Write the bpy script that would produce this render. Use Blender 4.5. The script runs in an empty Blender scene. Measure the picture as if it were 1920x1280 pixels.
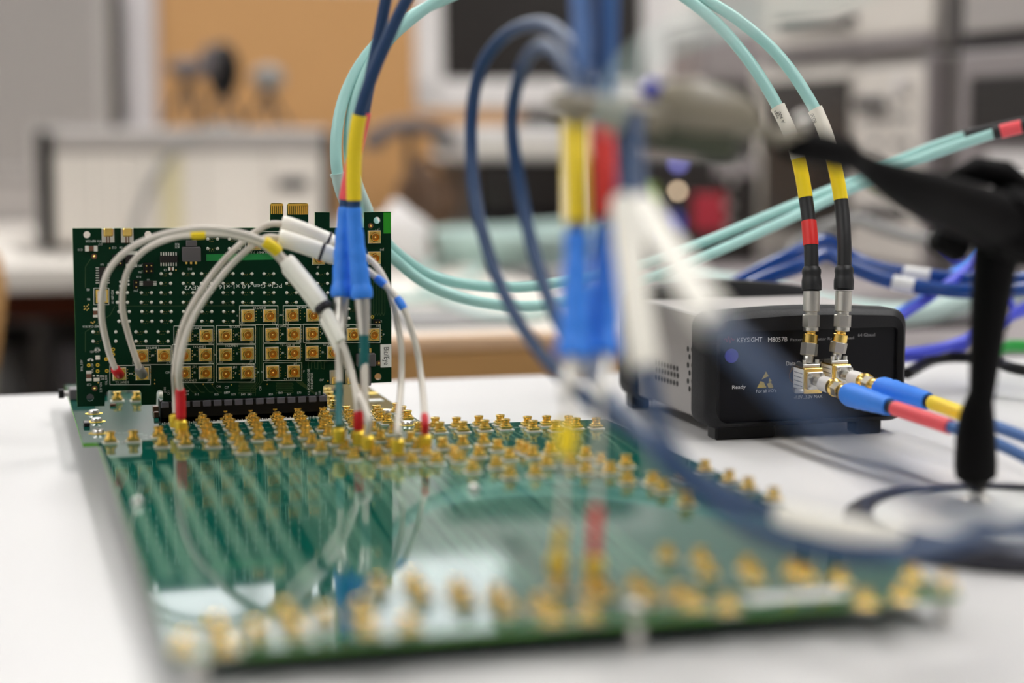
import bpy, bmesh, math, random
from mathutils import Vector, Matrix
random.seed(7)
R = math.radians
# ---------------------------------------------------------------- camera, world, exposure
# all lengths below are millimetres, z = 0 is the top of the lab bench (0.75 m above the floor)
MM = .001; TZ = .75
FPX = 3400.0; PITCH = math.atan(390/FPX); YAW = math.atan(980/FPX*math.cos(PITCH)); CH = 160.0
FW = Vector((math.sin(YAW)*math.cos(PITCH), math.cos(YAW)*math.cos(PITCH), -math.sin(PITCH)))
RT = Vector((math.cos(YAW), -math.sin(YAW), 0)); UP = RT.cross(FW)
sc = bpy.context.scene; col = sc.collection
cd = bpy.data.cameras.new('camera'); cam = bpy.data.objects.new('camera', cd); col.objects.link(cam); sc.camera = cam
cam.location = (0, 0, TZ+CH*MM)
cam.rotation_euler = Matrix((RT, UP, -FW)).transposed().to_euler()
cd.sensor_width = 36; cd.lens = FPX/1920*36; cd.clip_start = .02; cd.clip_end = 50
cd.dof.use_dof = True; cd.dof.focus_distance = .934; cd.dof.aperture_fstop = 3.2
sc.view_settings.view_transform = 'Standard'; sc.view_settings.look = 'None'
sc.view_settings.gamma = 1; sc.view_settings.use_curve_mapping = False
sc.view_settings.exposure = -.06
w = bpy.data.worlds.new('world'); sc.world = w; w.use_nodes = True
w.node_tree.nodes['Background'].inputs[0].default_value = (1, 1, 1, 1)
w.node_tree.nodes['Background'].inputs[1].default_value = .6

# unprojection: a pixel of the 1920x1280 frame to a real point
def ray(x, y): return FW + RT*((x-960)/FPX) - UP*((y-640)/FPX)
CP = Vector((0, 0, CH))
def P(x, y, d): return CP + ray(x, y)*d
def PZ(x, y, z): r = ray(x, y); return CP + r*((z-CH)/r.z)
def PY(x, y, Y): r = ray(x, y); return CP + r*(Y/r.y)
def PX(x, y, X): r = ray(x, y); return CP + r*(X/r.x)
def W(v): return Vector((v[0]*MM, v[1]*MM, TZ+v[2]*MM))

# ---------------------------------------------------------------- materials
def lin(c): return tuple(((v/255)/12.92 if v/255 <= .04045 else ((v/255+.055)/1.055)**2.4) for v in c)
MATS = {}
def mat(name, rgb, rough=.5, metal=0, emit=0, noise=None, bump=0, bscale=200, coat=0, ior=1.5, sheen=0):
    m = bpy.data.materials.new(name); m.use_nodes = True; nt = m.node_tree; b = nt.nodes['Principled BSDF']
    c = lin(rgb)+(1,)
    b.inputs['Base Color'].default_value = c; b.inputs['Roughness'].default_value = rough
    b.inputs['Metallic'].default_value = metal; b.inputs['IOR'].default_value = ior
    b.inputs['Coat Weight'].default_value = coat; b.inputs['Coat Roughness'].default_value = .05
    if emit:
        b.inputs['Emission Color'].default_value = c; b.inputs['Emission Strength'].default_value = emit
    tc = nt.nodes.new('ShaderNodeTexCoord')
    if noise:
        n = nt.nodes.new('ShaderNodeTexNoise'); n.inputs['Scale'].default_value = noise[1]; n.inputs['Detail'].default_value = 4
        nt.links.new(tc.outputs['Object'], n.inputs['Vector'])
        mx = nt.nodes.new('ShaderNodeMix'); mx.data_type = 'RGBA'
        mx.inputs['A'].default_value = c; mx.inputs['B'].default_value = lin(noise[0])+(1,)
        nt.links.new(n.outputs['Fac'], mx.inputs['Factor']); nt.links.new(mx.outputs['Result'], b.inputs['Base Color'])
    if bump:
        n2 = nt.nodes.new('ShaderNodeTexNoise'); n2.inputs['Scale'].default_value = bscale
        nt.links.new(tc.outputs['Object'], n2.inputs['Vector'])
        bp = nt.nodes.new('ShaderNodeBump'); bp.inputs['Strength'].default_value = bump; bp.inputs['Distance'].default_value = .0004
        nt.links.new(n2.outputs['Fac'], bp.inputs['Height']); nt.links.new(bp.outputs['Normal'], b.inputs['Normal'])
    MATS[name] = m; return m
mat('bench_white', (218, 216, 215), .4, noise=((212, 210, 209), 6))
mat('pcb_dark', (0, 38, 20), .35, noise=((0, 46, 25), 30), ior=1.25)
mat('pcb_main', (6, 84, 72), .06, noise=((10, 92, 78), 9), ior=1.75)
mat('trace_main', (104, 146, 124), .07, ior=1.75)
mat('trace_dark', (40, 66, 30), .3)
mat('pcb_edge', (96, 160, 60), .5)
mat('pcb_bright', (20, 132, 60), .3)
mat('pcb_lime', (36, 150, 26), .3)
mat('gold', (255, 218, 124), .26, 1)
mat('gold_recess_shade', (226, 150, 66), .35, 1)  # darker gold: shade inside the socket recess put into the colour
mat('gold_pad', (240, 206, 70), .4, .7)
mat('gold_dark', (250, 196, 80), .4, .8)
mat('silver', (228, 226, 220), .32, 1)
mat('steel', (222, 218, 210), .38, 1)
mat('solder', (226, 224, 214), .4, .15)
mat('silk', (225, 230, 222), .6)
mat('black_plastic', (9, 8, 9), .4, ior=1.35)
mat('rubber', (24, 24, 27), .55, bump=.3, bscale=900, ior=1.35)
mat('panel_black', (13, 13, 18), .4, ior=1.3)
mat('chip', (24, 16, 14), .35)
mat('grey_plastic', (88, 84, 86), .4)
mat('slot_grey', (92, 90, 98), .45)
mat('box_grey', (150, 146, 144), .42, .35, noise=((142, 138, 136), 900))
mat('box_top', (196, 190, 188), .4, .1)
mat('hole_dark', (14, 14, 14), .8)
mat('white_paper', (238, 236, 232), .6)
mat('text_white', (225, 225, 225), .6)
mat('text_grey', (150, 150, 152), .6)
mat('text_black', (20, 20, 22), .6)
mat('text_red', (150, 20, 34), .5)
mat('esd_yellow', (226, 192, 40), .5)
mat('button_violet', (72, 66, 190), .4)
mat('navy', (4, 54, 98), .42, bump=.5, bscale=1200)
mat('navy_gloss', (8, 62, 136), .25)
mat('navy_light', (62, 104, 164), .4, bump=.6, bscale=1000)
mat('boot_blue', (52, 134, 240), .5, bump=.3, bscale=500)
mat('yellow', (246, 214, 22), .42)
mat('red', (222, 44, 40), .42)
mat('coral', (236, 84, 92), .45)
mat('red_tip', (206, 20, 34), .4)
mat('teal', (0, 96, 96), .45)
mat('cable_white', (214, 206, 194), .38, bump=.35, bscale=1500)
mat('sleeve_white', (250, 246, 234), .4)
mat('tie_black', (28, 20, 30), .5)
mat('adapter_grey', (168, 162, 148), .35, .3)
mat('aqua', (164, 212, 206), .4)
mat('aqua_pale', (196, 220, 214), .45)
mat('sleeve_cream', (236, 230, 216), .5)
mat('shrink_black', (24, 24, 26), .5, bump=.2, bscale=500)
mat('brown_cap', (110, 72, 52), .4)
mat('stand_black', (4, 3, 4), .6, ior=1.2)
mat('clamp_beige', (152, 142, 124), .45, noise=((126, 120, 104), 40))
mat('clamp_green', (70, 74, 58), .5)
mat('tan_board', (186, 142, 92), .75, noise=((180, 136, 86), 5))
mat('wood', (206, 158, 100), .5, noise=((198, 150, 92), 14))
mat('wood_light', (240, 200, 160), .5)
mat('wall_white', (214, 210, 206), .85)
mat('wall_grey', (120, 118, 116), .8)
mat('cabinet_grey', (168, 163, 160), .6)
mat('pillar_grey', (196, 192, 194), .6)
mat('dark_gap', (66, 58, 48), .8)
mat('inst_cream', (226, 219, 210), .5)
mat('inst_grey', (172, 166, 162), .5)
mat('inst_mauve', (150, 142, 142), .5)
mat('inst_dark', (52, 48, 50), .45)
mat('module_yellow', (214, 204, 168), .5)
mat('screen_dark', (40, 36, 34), .3)
mat('screen_dim', (64, 62, 66), .35)
mat('bezel_white', (226, 222, 220), .45)
mat('floor_grey', (86, 80, 76), .6, noise=((70, 66, 62), 8))
mat('dark_brown', (48, 32, 24), .7, noise=((120, 88, 60), 18))
mat('mahogany', (112, 48, 16), .6)
mat('grey_cloth', (104, 98, 100), .8)
mat('grey_mid', (140, 138, 136), .6)
mat('cord_grey', (150, 148, 146), .5)
mat('purple_cord', (66, 78, 214), .4)
mat('green_cord', (30, 160, 60), .45)
mat('led_warm', (255, 226, 190), .4, emit=6)
mat('led_violet', (150, 150, 240), .4, emit=1.2)
mat('key_green', (150, 176, 90), .5)
mat('key_red', (170, 40, 56), .5)
mat('key_blue', (70, 80, 190), .5)
mat('plate_white', (226, 226, 222), .35, .1)
mat('ring_dark', (36, 36, 48), .3)
mat('lamp_glow', (255, 254, 252), .4, emit=27)
mat('lamp_body', (230, 230, 230), .5)
mat('ceiling_white', (225, 224, 222), .9)

# ---------------------------------------------------------------- mesh building
class MB:
    def __init__(s): s.v = []; s.f = []
    def add(s, vs, fs):
        o = len(s.v); s.v += [Vector(v) for v in vs]; s.f += [tuple(i+o for i in f) for f in fs]; return s
    def box(s, c, size, rot=None, ch=0):
        c = Vector(c); hx, hy, hz = [k/2 for k in size]
        if ch <= 0:
            vs = [Vector((x, y, z)) for x in (-hx, hx) for y in (-hy, hy) for z in (-hz, hz)]
            fs = [(0, 1, 3, 2), (4, 6, 7, 5), (0, 4, 5, 1), (2, 3, 7, 6), (0, 2, 6, 4), (1, 5, 7, 3)]
        else:
            ch = min(ch, hx*.9, hy*.9, hz*.9); vs = []; idx = {}
            for sx in (-1, 1):
                for sy in (-1, 1):
                    for sz in (-1, 1):
                        for a in range(3):
                            q = [sx*hx, sy*hy, sz*hz]
                            for b in range(3):
                                if b != a: q[b] -= (sx, sy, sz)[b]*ch
                            idx[(sx, sy, sz, a)] = len(vs); vs.append(Vector(q))
            fs = []
            for a in range(3):
                b, c2 = [(1, 2), (2, 0), (0, 1)][a]
                for sg in (-1, 1):
                    q = []
                    for (p1, p2) in ((-1, -1), (1, -1), (1, 1), (-1, 1)):
                        k = [0, 0, 0]; k[a] = sg; k[b] = p1; k[c2] = p2; q.append(idx[(*k, a)])
                    fs.append(tuple(q if sg > 0 else q[::-1]))
            for a in range(3):
                b, c2 = [(1, 2), (2, 0), (0, 1)][a]
                for sb in (-1, 1):
                    for s2 in (-1, 1):
                        k0 = [0, 0, 0]; k1 = [0, 0, 0]; k0[a] = -1; k1[a] = 1
                        for k in (k0, k1): k[b] = sb; k[c2] = s2
                        fs.append((idx[(*k0, b)], idx[(*k1, b)], idx[(*k1, c2)], idx[(*k0, c2)]))
            for sx in (-1, 1):
                for sy in (-1, 1):
                    for sz in (-1, 1): fs.append(tuple(idx[(sx, sy, sz, a)] for a in range(3)))
        if rot is not None: vs = [rot @ v for v in vs]
        return s.add([v+c for v in vs], fs)
    def span(s, a, b, ch=0):
        a = Vector(a); b = Vector(b)
        return s.box((a+b)/2, [max(abs(k), .01) for k in (b-a)], None, ch)
    def tube(s, pts, rad, n=12, cap=True):
        pts = [Vector(p) for p in pts]; m = len(pts)
        if not hasattr(rad, '__len__'): rad = [rad]*m
        t = (pts[1]-pts[0]).normalized(); u = t.orthogonal().normalized(); vs = []; fs = []
        for i, p in enumerate(pts):
            if m > 2:
                q = pts[min(i+1, m-1)]-pts[max(i-1, 0)]
                if q.length > 1e-9: t = q.normalized()
            u = (u - t*u.dot(t))
            u = u.normalized() if u.length > 1e-6 else t.orthogonal().normalized()
            w_ = t.cross(u)
            for k in range(n):
                a = 2*math.pi*k/n; vs.append(p + (u*math.cos(a)+w_*math.sin(a))*rad[i])
        for i in range(m-1):
            for k in range(n):
                a = i*n+k; b = i*n+(k+1) % n; fs.append((a, b, b+n, a+n))
        if cap: fs.append(tuple(range(n))[::-1]); fs.append(tuple((m-1)*n+k for k in range(n)))
        return s.add(vs, fs)
    def lathe(s, prof, o=(0, 0, 0), ax=(0, 0, 1), n=20, a0=0):
        o = Vector(o); ax = Vector(ax).normalized(); u = ax.orthogonal().normalized(); w_ = ax.cross(u); vs = []; fs = []
        for (r, h) in prof:
            for k in range(n):
                a = a0+2*math.pi*k/n; vs.append(o+ax*h+(u*math.cos(a)+w_*math.sin(a))*max(r, 1e-4))
        for i in range(len(prof)-1):
            for k in range(n):
                a = i*n+k; b = i*n+(k+1) % n; fs.append((a, b, b+n, a+n))
        fs.append(tuple(range(n))[::-1]); fs.append(tuple((len(prof)-1)*n+k for k in range(n)))
        return s.add(vs, fs)
    def ball(s, c, r, n=10, sq=(1, 1, 1), rot=None):
        pr = [(math.sin(math.pi*i/n), -math.cos(math.pi*i/n)) for i in range(n+1)]
        m = MB().lathe(pr, n=n*2); vs = [Vector((v.x*r*sq[0], v.y*r*sq[1], v.z*r*sq[2])) for v in m.v]
        if rot is not None: vs = [rot @ v for v in vs]
        return s.add([v+Vector(c) for v in vs], m.f)
    def prism(s, outer, holes, toA, toB):
        # flat outline (2D) with holes; toA / toB map a 2D point to the front / back face
        bm = bmesh.new(); loops = [outer]+holes; es = []
        for lp in loops:
            vv = [bm.verts.new((p[0], p[1], 0)) for p in lp]
            for i in range(len(vv)): es.append(bm.edges.new((vv[i], vv[(i+1) % len(vv)])))
        bmesh.ops.triangle_fill(bm, edges=es, use_beauty=True, use_dissolve=False)
        bm.verts.index_update(); vs2 = [(v.co.x, v.co.y) for v in bm.verts]; n = len(vs2)
        fs = [tuple(v.index for v in f.verts) for f in bm.faces]; bm.free()
        fo = [f for f in fs]+[tuple(i+n for i in f[::-1]) for f in fs]; k = 0
        for lp in loops:
            for i in range(len(lp)):
                a = k+i; b = k+(i+1) % len(lp); fo.append((a, b, b+n, a+n))
            k += len(lp)
        return s.add([toA(p) for p in vs2]+[toB(p) for p in vs2], fo)
    def text(s, txt, o, u, v, size, align='LEFT', bold=0, fit=None):
        cu = bpy.data.curves.new('t', 'FONT'); cu.body = txt; cu.size = 1; cu.align_x = align; cu.resolution_u = 2
        cu.offset = bold
        ob = bpy.data.objects.new('t', cu); me = bpy.data.meshes.new_from_object(ob)
        o = Vector(o); u = Vector(u)*size*1.38; v = Vector(v)*size*1.38
        xs_ = [q.co.x for q in me.vertices]
        if fit and xs_: u = u*(fit/max(1e-3, (max(xs_)-min(xs_))*size*1.38))
        s.add([o+u*q.co.x+v*q.co.y for q in me.vertices], [tuple(p.vertices) for p in me.polygons])
        bpy.data.objects.remove(ob); bpy.data.curves.remove(cu); bpy.data.meshes.remove(me); return s
    def build(s, name, m, parent=None, smooth=35, origin=None, local=False):
        # vertices are millimetres in the world frame unless local=True
        me = bpy.data.meshes.new(name)
        if local: off = Vector((0, 0, 0)); vs = [v*MM for v in s.v]; loc = Vector((0, 0, 0))
        else:
            if parent is not None: org = ORG[parent.name]
            elif origin is not None: org = Vector(origin)
            else:
                lo = [min(v[i] for v in s.v) for i in range(3)]; hi = [max(v[i] for v in s.v) for i in range(3)]
                org = Vector(((lo[0]+hi[0])/2, (lo[1]+hi[1])/2, lo[2]))
            vs = [(v-org)*MM for v in s.v]; loc = Vector((0, 0, 0)) if parent is not None else W(org)
        me.from_pydata(vs, [], s.f); me.validate()
        bm = bmesh.new(); bm.from_mesh(me); bmesh.ops.recalc_face_normals(bm, faces=bm.faces); bm.to_mesh(me); bm.free()
        if smooth:
            me.polygons.foreach_set('use_smooth', [True]*len(me.polygons)); me.set_sharp_from_angle(angle=R(smooth))
        me.materials.append(MATS[m] if isinstance(m, str) else m)
        o = bpy.data.objects.new(name, me); col.objects.link(o); o.location = loc
        if parent is not None: o.parent = parent
        ORG[o.name] = ORG[parent.name] if parent is not None else (org if not local else Vector((0, 0, 0)))
        return o
ORG = {}
def tag(o, label=None, cat=None, group=None, kind=None):
    if label: o['label'] = label
    if cat: o['category'] = cat
    if group: o['group'] = group
    if kind: o['kind'] = kind
    return o
def thing(name, org, label, cat, group=None):
    o = bpy.data.objects.new(name, None); col.objects.link(o); o.empty_display_size = .01
    o.location = W(org); ORG[o.name] = Vector(org); return tag(o, label, cat, group)
def struct(name, mb, m): return tag(mb.build(name, m), kind='structure')

def spline(pts, step=10):
    # Catmull-Rom through control points, returns f(t)
    p = [Vector(q) for q in pts]
    def f(t):
        i = max(0, min(int(t), len(p)-2)); u = t-i
        a = p[i-1] if i > 0 else p[0]*2-p[1]
        b, c = p[i], p[i+1]; d = p[i+2] if i+2 < len(p) else p[-1]*2-p[-2]
        return .5*((2*b)+(c-a)*u+(2*a-5*b+4*c-d)*u*u+(3*b-a-3*c+d)*u*u*u)
    return f
def run(f, t0, t1, n=None):
    n = n or max(3, int(abs(t1-t0)*10)); return [f(t0+(t1-t0)*i/n) for i in range(n+1)]

# ---------------------------------------------------------------- the room
struct('floor', MB().span((-3500, -3500, -770), (3800, 4200, -750)), 'floor_grey')
struct('ceiling', MB().span((-3500, -3500, 1950), (3800, 4200, 1980)), 'ceiling_white')
struct('wall_back', MB().span((-3500, 4100, -750), (3800, 4200, 1950)), 'wall_white')
struct('wall_front', MB().span((-3500, -3500, -750), (3800, -3400, 1950)), 'wall_grey')
struct('wall_left', MB().span((-3500, -3500, -750), (-3400, 4100, 1950)), 'wall_white')
struct('wall_right', MB().span((3700, -3500, -750), (3800, 4100, 1950)), 'wall_white')
k = 0
for (x, y, where) in ((1350, -500, 'front right, nearest the camera side'), (1350, 1300, 'right middle'), (-1900, -500, 'front left'), (-1900, 1300, 'left middle'), (400, 3000, 'rearmost middle')):
    t = thing('ceiling_light', (x, y, 1925), 'flat white ceiling light panel, '+where+' of the room', 'ceiling light', 'ceiling light panels')
    MB().span((x-160, y-620, 1932), (x+160, y+620, 1950), 4).build('housing', 'lamp_body', t)
    MB().span((x-145, y-600, 1924), (x+145, y+600, 1932)).build('diffuser', 'lamp_glow', t)

mat('window_glow', (246, 249, 252), .4, emit=1.7)
for i in range(3):
    x = -2450+i*1500
    wf = tag(MB().span((x-640, 4080, 930), (x+640, 4100, 980), 4).span((x-640, 4080, 1860), (x+640, 4100, 1900), 4).span((x-640, 4080, 930), (x-600, 4100, 1900), 4).span((x+600, 4080, 930), (x+640, 4100, 1900), 4).span((x-20, 4080, 930), (x+20, 4100, 1900), 4).build('window_%d' % (i+1), 'lamp_body'), kind='structure')
    MB().span((x-600, 4092, 980), (x+600, 4096, 1860)).build('pane', 'window_glow', wf)

# ---------------------------------------------------------------- benches
b = thing('lab_bench', (400, 400, -750), 'white topped lab bench in the foreground carrying the circuit boards', 'lab bench')
MB().span((-900, -250, -28), (1300, 1148, 0), 2).build('bench_top', 'bench_white', b)
for x in (-840, 1240):
    for y in (-190, 1090): MB().span((x-25, y-25, -750), (x+25, y+25, -28), 3).build('leg', 'inst_grey', b)
b = thing('workbench', (600, 1800, -750), 'bench with a wooden front rail standing behind the white foreground bench', 'workbench')
MB().span((205, 1400, -12), (560, 2150, 0), 1).build('bench_top', 'inst_cream', b)
MB().span((200, 1388, -12), (565, 1400, 1), 2).build('edge_strip', 'wood_light', b)
MB().span((202, 1389, -130), (563, 1402, -12), 2).build('front_rail', 'wood', b)
for x in (230, 535):
    for y in (1430, 2110): MB().span((x-22, y-22, -750), (x+22, y+22, -12), 3).build('leg', 'inst_grey', b)
b = thing('rear_bench', (300, 2700, -750), 'long pale bench along the back of the room carrying the white instrument', 'lab bench')
MB().span((-1200, 2262, -30), (1900, 3300, 0), 2).build('bench_top', 'inst_cream', b)
MB().span((-1150, 2330, -70), (240, 2360, -34), 2).build('drawer_rail', 'mahogany', b)
for x in (-1150, 280, 1850):
    for y in (2400, 3250): MB().span((x-25, y-25, -750), (x+25, y+25, -30), 3).build('leg', 'inst_grey', b)
b = thing('side_bench', (1350, 1800, -750), 'bench on the right under the stacked oscilloscopes', 'lab bench')
MB().span((600, 1190, -28), (1900, 2255, 0), 2).build('bench_top', 'inst_mauve', b)
for x in (640, 1850):
    for y in (1240, 2200): MB().span((x-25, y-25, -750), (x+25, y+25, -28), 3).build('leg', 'inst_grey', b)
# under the rear bench, at the left
t = thing('pedestal_cabinet', (110, 2500, -750), 'dark grey pedestal cabinet under the rear bench', 'cabinet')
MB().span((70, 2380, -740), (260, 2900, -100), 6).build('body', 'inst_dark', t)
for i in range(3): MB().span((76, 2372, -720+i*210), (254, 2380, -530+i*210), 2).build('drawer', 'grey_plastic', t)
t = thing('waste_bin', (35, 2430, -750), 'grey tapered bin standing under the rear bench', 'bin')
MB().lathe([(70, 0), (72, 4), (95, 640), (99, 644), (92, 640), (68, 8)], (-50, 2480, -750), n=28).build('bucket', 'grey_mid', t)
MB().lathe([(100, 640), (102, 650), (92, 655), (20, 665)], (-50, 2480, -750), n=28).build('lid', 'inst_dark', t)
q = P(-18, 545, 1600)
t = thing('stool', (q.x-20, q.y, -750), 'tan plywood chair at the left edge of the room, only its back showing', 'chair')
MB().tube([P(-22, 690, 1600), P(-14, 600, 1600), P(-10, 540, 1600), P(-16, 490, 1600), P(-34, 455, 1600)], [8, 10, 11, 9, 6], 12).build('backrest', 'wood', t)
MB().span((q.x-220, q.y-10, -320), (q.x-10, q.y+200, -300), 8).build('seat', 'wood', t)
MB().tube([P(-22, 690, 1600), Vector((q.x-12, q.y+8, -310))], 8, 10).build('back_post', 'steel', t)
for dx in (-210, -20):
    for dy in (0, 190): MB().tube([(q.x+dx, q.y+dy, -750), (q.x+dx, q.y+dy, -318)], 9, 10).build('leg', 'steel', t)

# ---------------------------------------------------------------- back of the room
def pybox(mb, x0, y0, x1, y1, Y, dep, ch=0):
    a = PY(x0, y1, Y); c = PY(x1, y0, Y); return mb.span((a.x, Y, a.z), (c.x, Y+dep, c.z), ch)
a = PY(300, 300, 3420); c = PY(1150, 300, 3420)
PT = PY(550, 0, 3420).z+22
t = thing('partition', ((a.x+c.x)/2, 3435, -750), 'tan pinboard partition behind the rear bench', 'partition')
MB().span((a.x, 3420, -300), (c.x, 3450, PT), 2).build('board', 'tan_board', t)
for x in (a.x+20, c.x-20): MB().span((x-20, 3450, -750), (x+20, 3480, PT), 2).build('post', 'inst_grey', t)
a = PY(234, 300, 3400); c = PY(299, 300, 3400)
t = thing('pillar', ((a.x+c.x)/2, 3440, -750), 'pale grey upright column between the grey cabinet and the tan partition', 'pillar')
MB().span((a.x, 3390, -750), (c.x, 3490, PT+3), 12).build('shaft', 'pillar_grey', t)
MB().span((a.x-30, 3420, -750), (a.x, 3480, PT), 2).build('gap_shade_strip', 'dark_gap', t)  # dark strip standing in for the shaded gap between cabinet and pillar
a = PY(-500, 300, 3330); c = PY(212, 300, 3330)
t = thing('perforated_cabinet', ((a.x+c.x)/2, 3500, -750), 'tall grey cabinet with a perforated metal front at the left', 'cabinet')
MB().span((a.x, 3345, -750), (c.x, 3700, PT-6), 4).build('body', 'cabinet_grey', t)
MB().span((a.x+2, 3330, 78), (c.x-2, 3345, PT-12), 3).build('door', 'cabinet_grey', t)
MB().span((a.x+2, 3330, -740), (c.x-30, 3345, 72), 3).build('door', 'inst_grey', t)
mb = MB()
for i in range(40):
    for j in range(30): mb.box((c.x-30-i*15, 3329.5, 110+j*15), (6, 2, 6))
tag(mb.build('perforation', 'dark_gap', t, smooth=0), kind='stuff')

# white 19-inch instrument
Yi = 2500; a = PY(76, 455, Yi); c = PY(622, 238, Yi)
zt = PY(76, 240, Yi).z
t = thing('mainframe_instrument', ((a.x+c.x)/2, Yi+150, 0), 'wide cream rack instrument with module slots on the rear bench', 'test instrument')
MB().span((a.x, Yi, 8), (c.x, Yi+380, zt), 5).build('case', 'inst_grey', t)
MB().span((a.x-1, Yi-12, 6), (a.x+17, Yi+30, zt-2), 4).build('side_handle', 'black_plastic', t)
MB().span((c.x-12, Yi-12, 6), (c.x+1, Yi+30, zt-2), 4).build('side_handle', 'inst_dark', t)
xs = [100, 142, 172, 205, 238, 268, 298, 342, 382, 500]
for i in range(9):
    x0 = PY(xs[i], 300, Yi-3).x; x1 = PY(xs[i+1], 300, Yi-3).x
    MB().span((x0+1, Yi-5, 14), (x1-1, Yi, zt-34), 1.5).build('module_panel', 'module_yellow' if i in (6,) else 'inst_cream', t)
x0 = PY(500, 300, Yi-3).x; x1 = PY(604, 300, Yi-3).x
pn = MB().span((x0+1, Yi-5, 14), (x1-1, Yi, zt-34), 1.5).build('control_panel', 'inst_cream', t)
pybox(MB(), 520, 334, 578, 357, Yi-8, 4, .5).build('display', 'screen_dim', pn)
MB().span((a.x+18, Yi-6, zt-28), (c.x-13, Yi, zt-3), 2).build('top_rail', 'inst_grey', t)
for x in (a.x+30, c.x-30):
    for y in (Yi+30, Yi+340): MB().lathe([(10, 0), (11, 8)], (x, y, 0)).build('foot', 'black_plastic', t)
f = spline([P(438, 236, 2560), P(405, 236, 2480), P(372, 252, 2460), P(325, 286, 2450), P(288, 340, 2440), P(262, 400, 2430), P(240, 460, 2380)])
tag(MB().tube(run(f, 0, 6), 5, 10).build('grey_cable', 'cord_grey'), 'grey cord curving down over the front of the cream rack instrument', 'cord')
# little tripods on the instrument
def tripod(x, y, w_, h, lab, head, m1):
    Yt = 2560; s_ = 2560/3400
    base = PY(x, 245, Yt); base.z = zt; hd = PY(x, y, Yt)
    t = thing('mini_tripod', base, lab, 'tripod', 'small stands on the cream instrument')
    for k in range(3):
        a_ = k*2.1+.5
        MB().tube([(base.x+38*math.cos(a_), base.y+38*math.sin(a_), zt+2), (base.x, base.y, hd.z-18)], [2.5, 4], 8).build('leg', 'inst_dark', t)
    MB().tube([(base.x, base.y, hd.z-24), (base.x, base.y, hd.z-6)], 7, 10).build('neck', 'black_plastic', t)
    MB().ball(hd, 1, 12, (w_*s_/2, w_*s_/2.6, h*s_/2)).build('head', head, t)
    if m1: MB().ball(hd+Vector((-w_*.32, -12, 10)), 1, 10, (w_*.2, 12, h*.24)).build('side_knob', m1, t)
tripod(352, 128, 78, 36, 'small stand with a flat grey head, leftmost of the three on the cream instrument', 'grey_cloth', None)
tripod(418, 132, 64, 104, 'small stand with a tall black head, middle of the three on the cream instrument', 'black_plastic', 'grey_cloth')
tripod(503, 146, 64, 48, 'small stand with a pinkish grey round head, rightmost of the three on the cream instrument', 'grey_mid', None)

# monitor
Ym = 2620
t = thing('monitor', PY(960, 300, Ym), 'computer monitor with a wide pale bezel and dark screen above the rear bench', 'monitor')
Cc = PY(960, 40, Ym); sp = Ym/FPX*1.01
rot = Matrix.Rotation(R(-8), 3, 'Z') @ Matrix.Rotation(R(-4), 3, 'X')
hw = 190
bl = PY(784, 203, Ym); cx = bl.x+hw; zc = bl.z+150
mb = MB()
def mrot(c_, s_): return (Vector((cx, Ym, zc)) + rot @ Vector(c_), s_)
for (c_, s_) in (((0, 0, -130), (2*hw, 30, 42)), ((0, 0, 165), (2*hw, 30, 32)), ((-hw+20, 0, 0), (40, 30, 300)), ((hw-20, 0, 0), (40, 30, 300))):
    mb.box(mrot(c_, s_)[0], s_, rot, 4)
mb.build('bezel', 'bezel_white', t)
MB().box(mrot((0, 12, 15), 0)[0], (2*hw-20, 20, 310), rot, 2).build('back_shell', 'inst_grey', t)
MB().box(mrot((0, -4, 15), 0)[0], (2*hw-76, 8, 262), rot).build('screen', 'screen_dark', t)
MB().box((cx+20, Ym+45, zc-170), (70, 40, 150), None, 6).build('stand_neck', 'inst_dark', t)
MB().box((cx+20, Ym+30, 8), (240, 190, 16), None, 6).build('stand_base', 'inst_grey', t)
MB().box((cx+20, Ym+45, (zc-240)/2+8), (60, 34, zc-240), None, 6).build('stand_column', 'grey_cloth', t)
# things below the monitor
def simple(name, lab, cat, Y, x0, y0, x1, y1, dep, m, panels=(), ch=4, rest=0):
    a = PY(x0, y1, Y); c = PY(x1, y0, Y)
    z0 = rest if rest is not None else a.z
    t = thing(name, ((a.x+c.x)/2, Y+dep/2, z0), lab, cat)
    MB().span((a.x, Y, z0), (c.x, Y+dep, c.z), ch).build('case', m, t)
    for (nm, px0, py0, px1, py1, mm) in panels: pybox(MB(), px0, py0, px1, py1, Y-3, 5, 1).build(nm, mm, t)
    return t
simple('instrument_box', 'black cube-shaped unit under the pale box below the monitor', 'test instrument', 2330, 896, 302, 1062, 402, 200, 'black_plastic', (('front_panel', 902, 308, 1056, 396, 'screen_dark'),))
zt2 = PY(896, 302, 2330).z
simple('printer', 'pale flat box with a drawer front stacked on the black unit below the monitor', 'box', 2325, 880, 236, 1068, 300, 210, 'bezel_white', (('tray', 890, 262, 1058, 292, 'inst_cream'),), rest=zt2)
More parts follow.
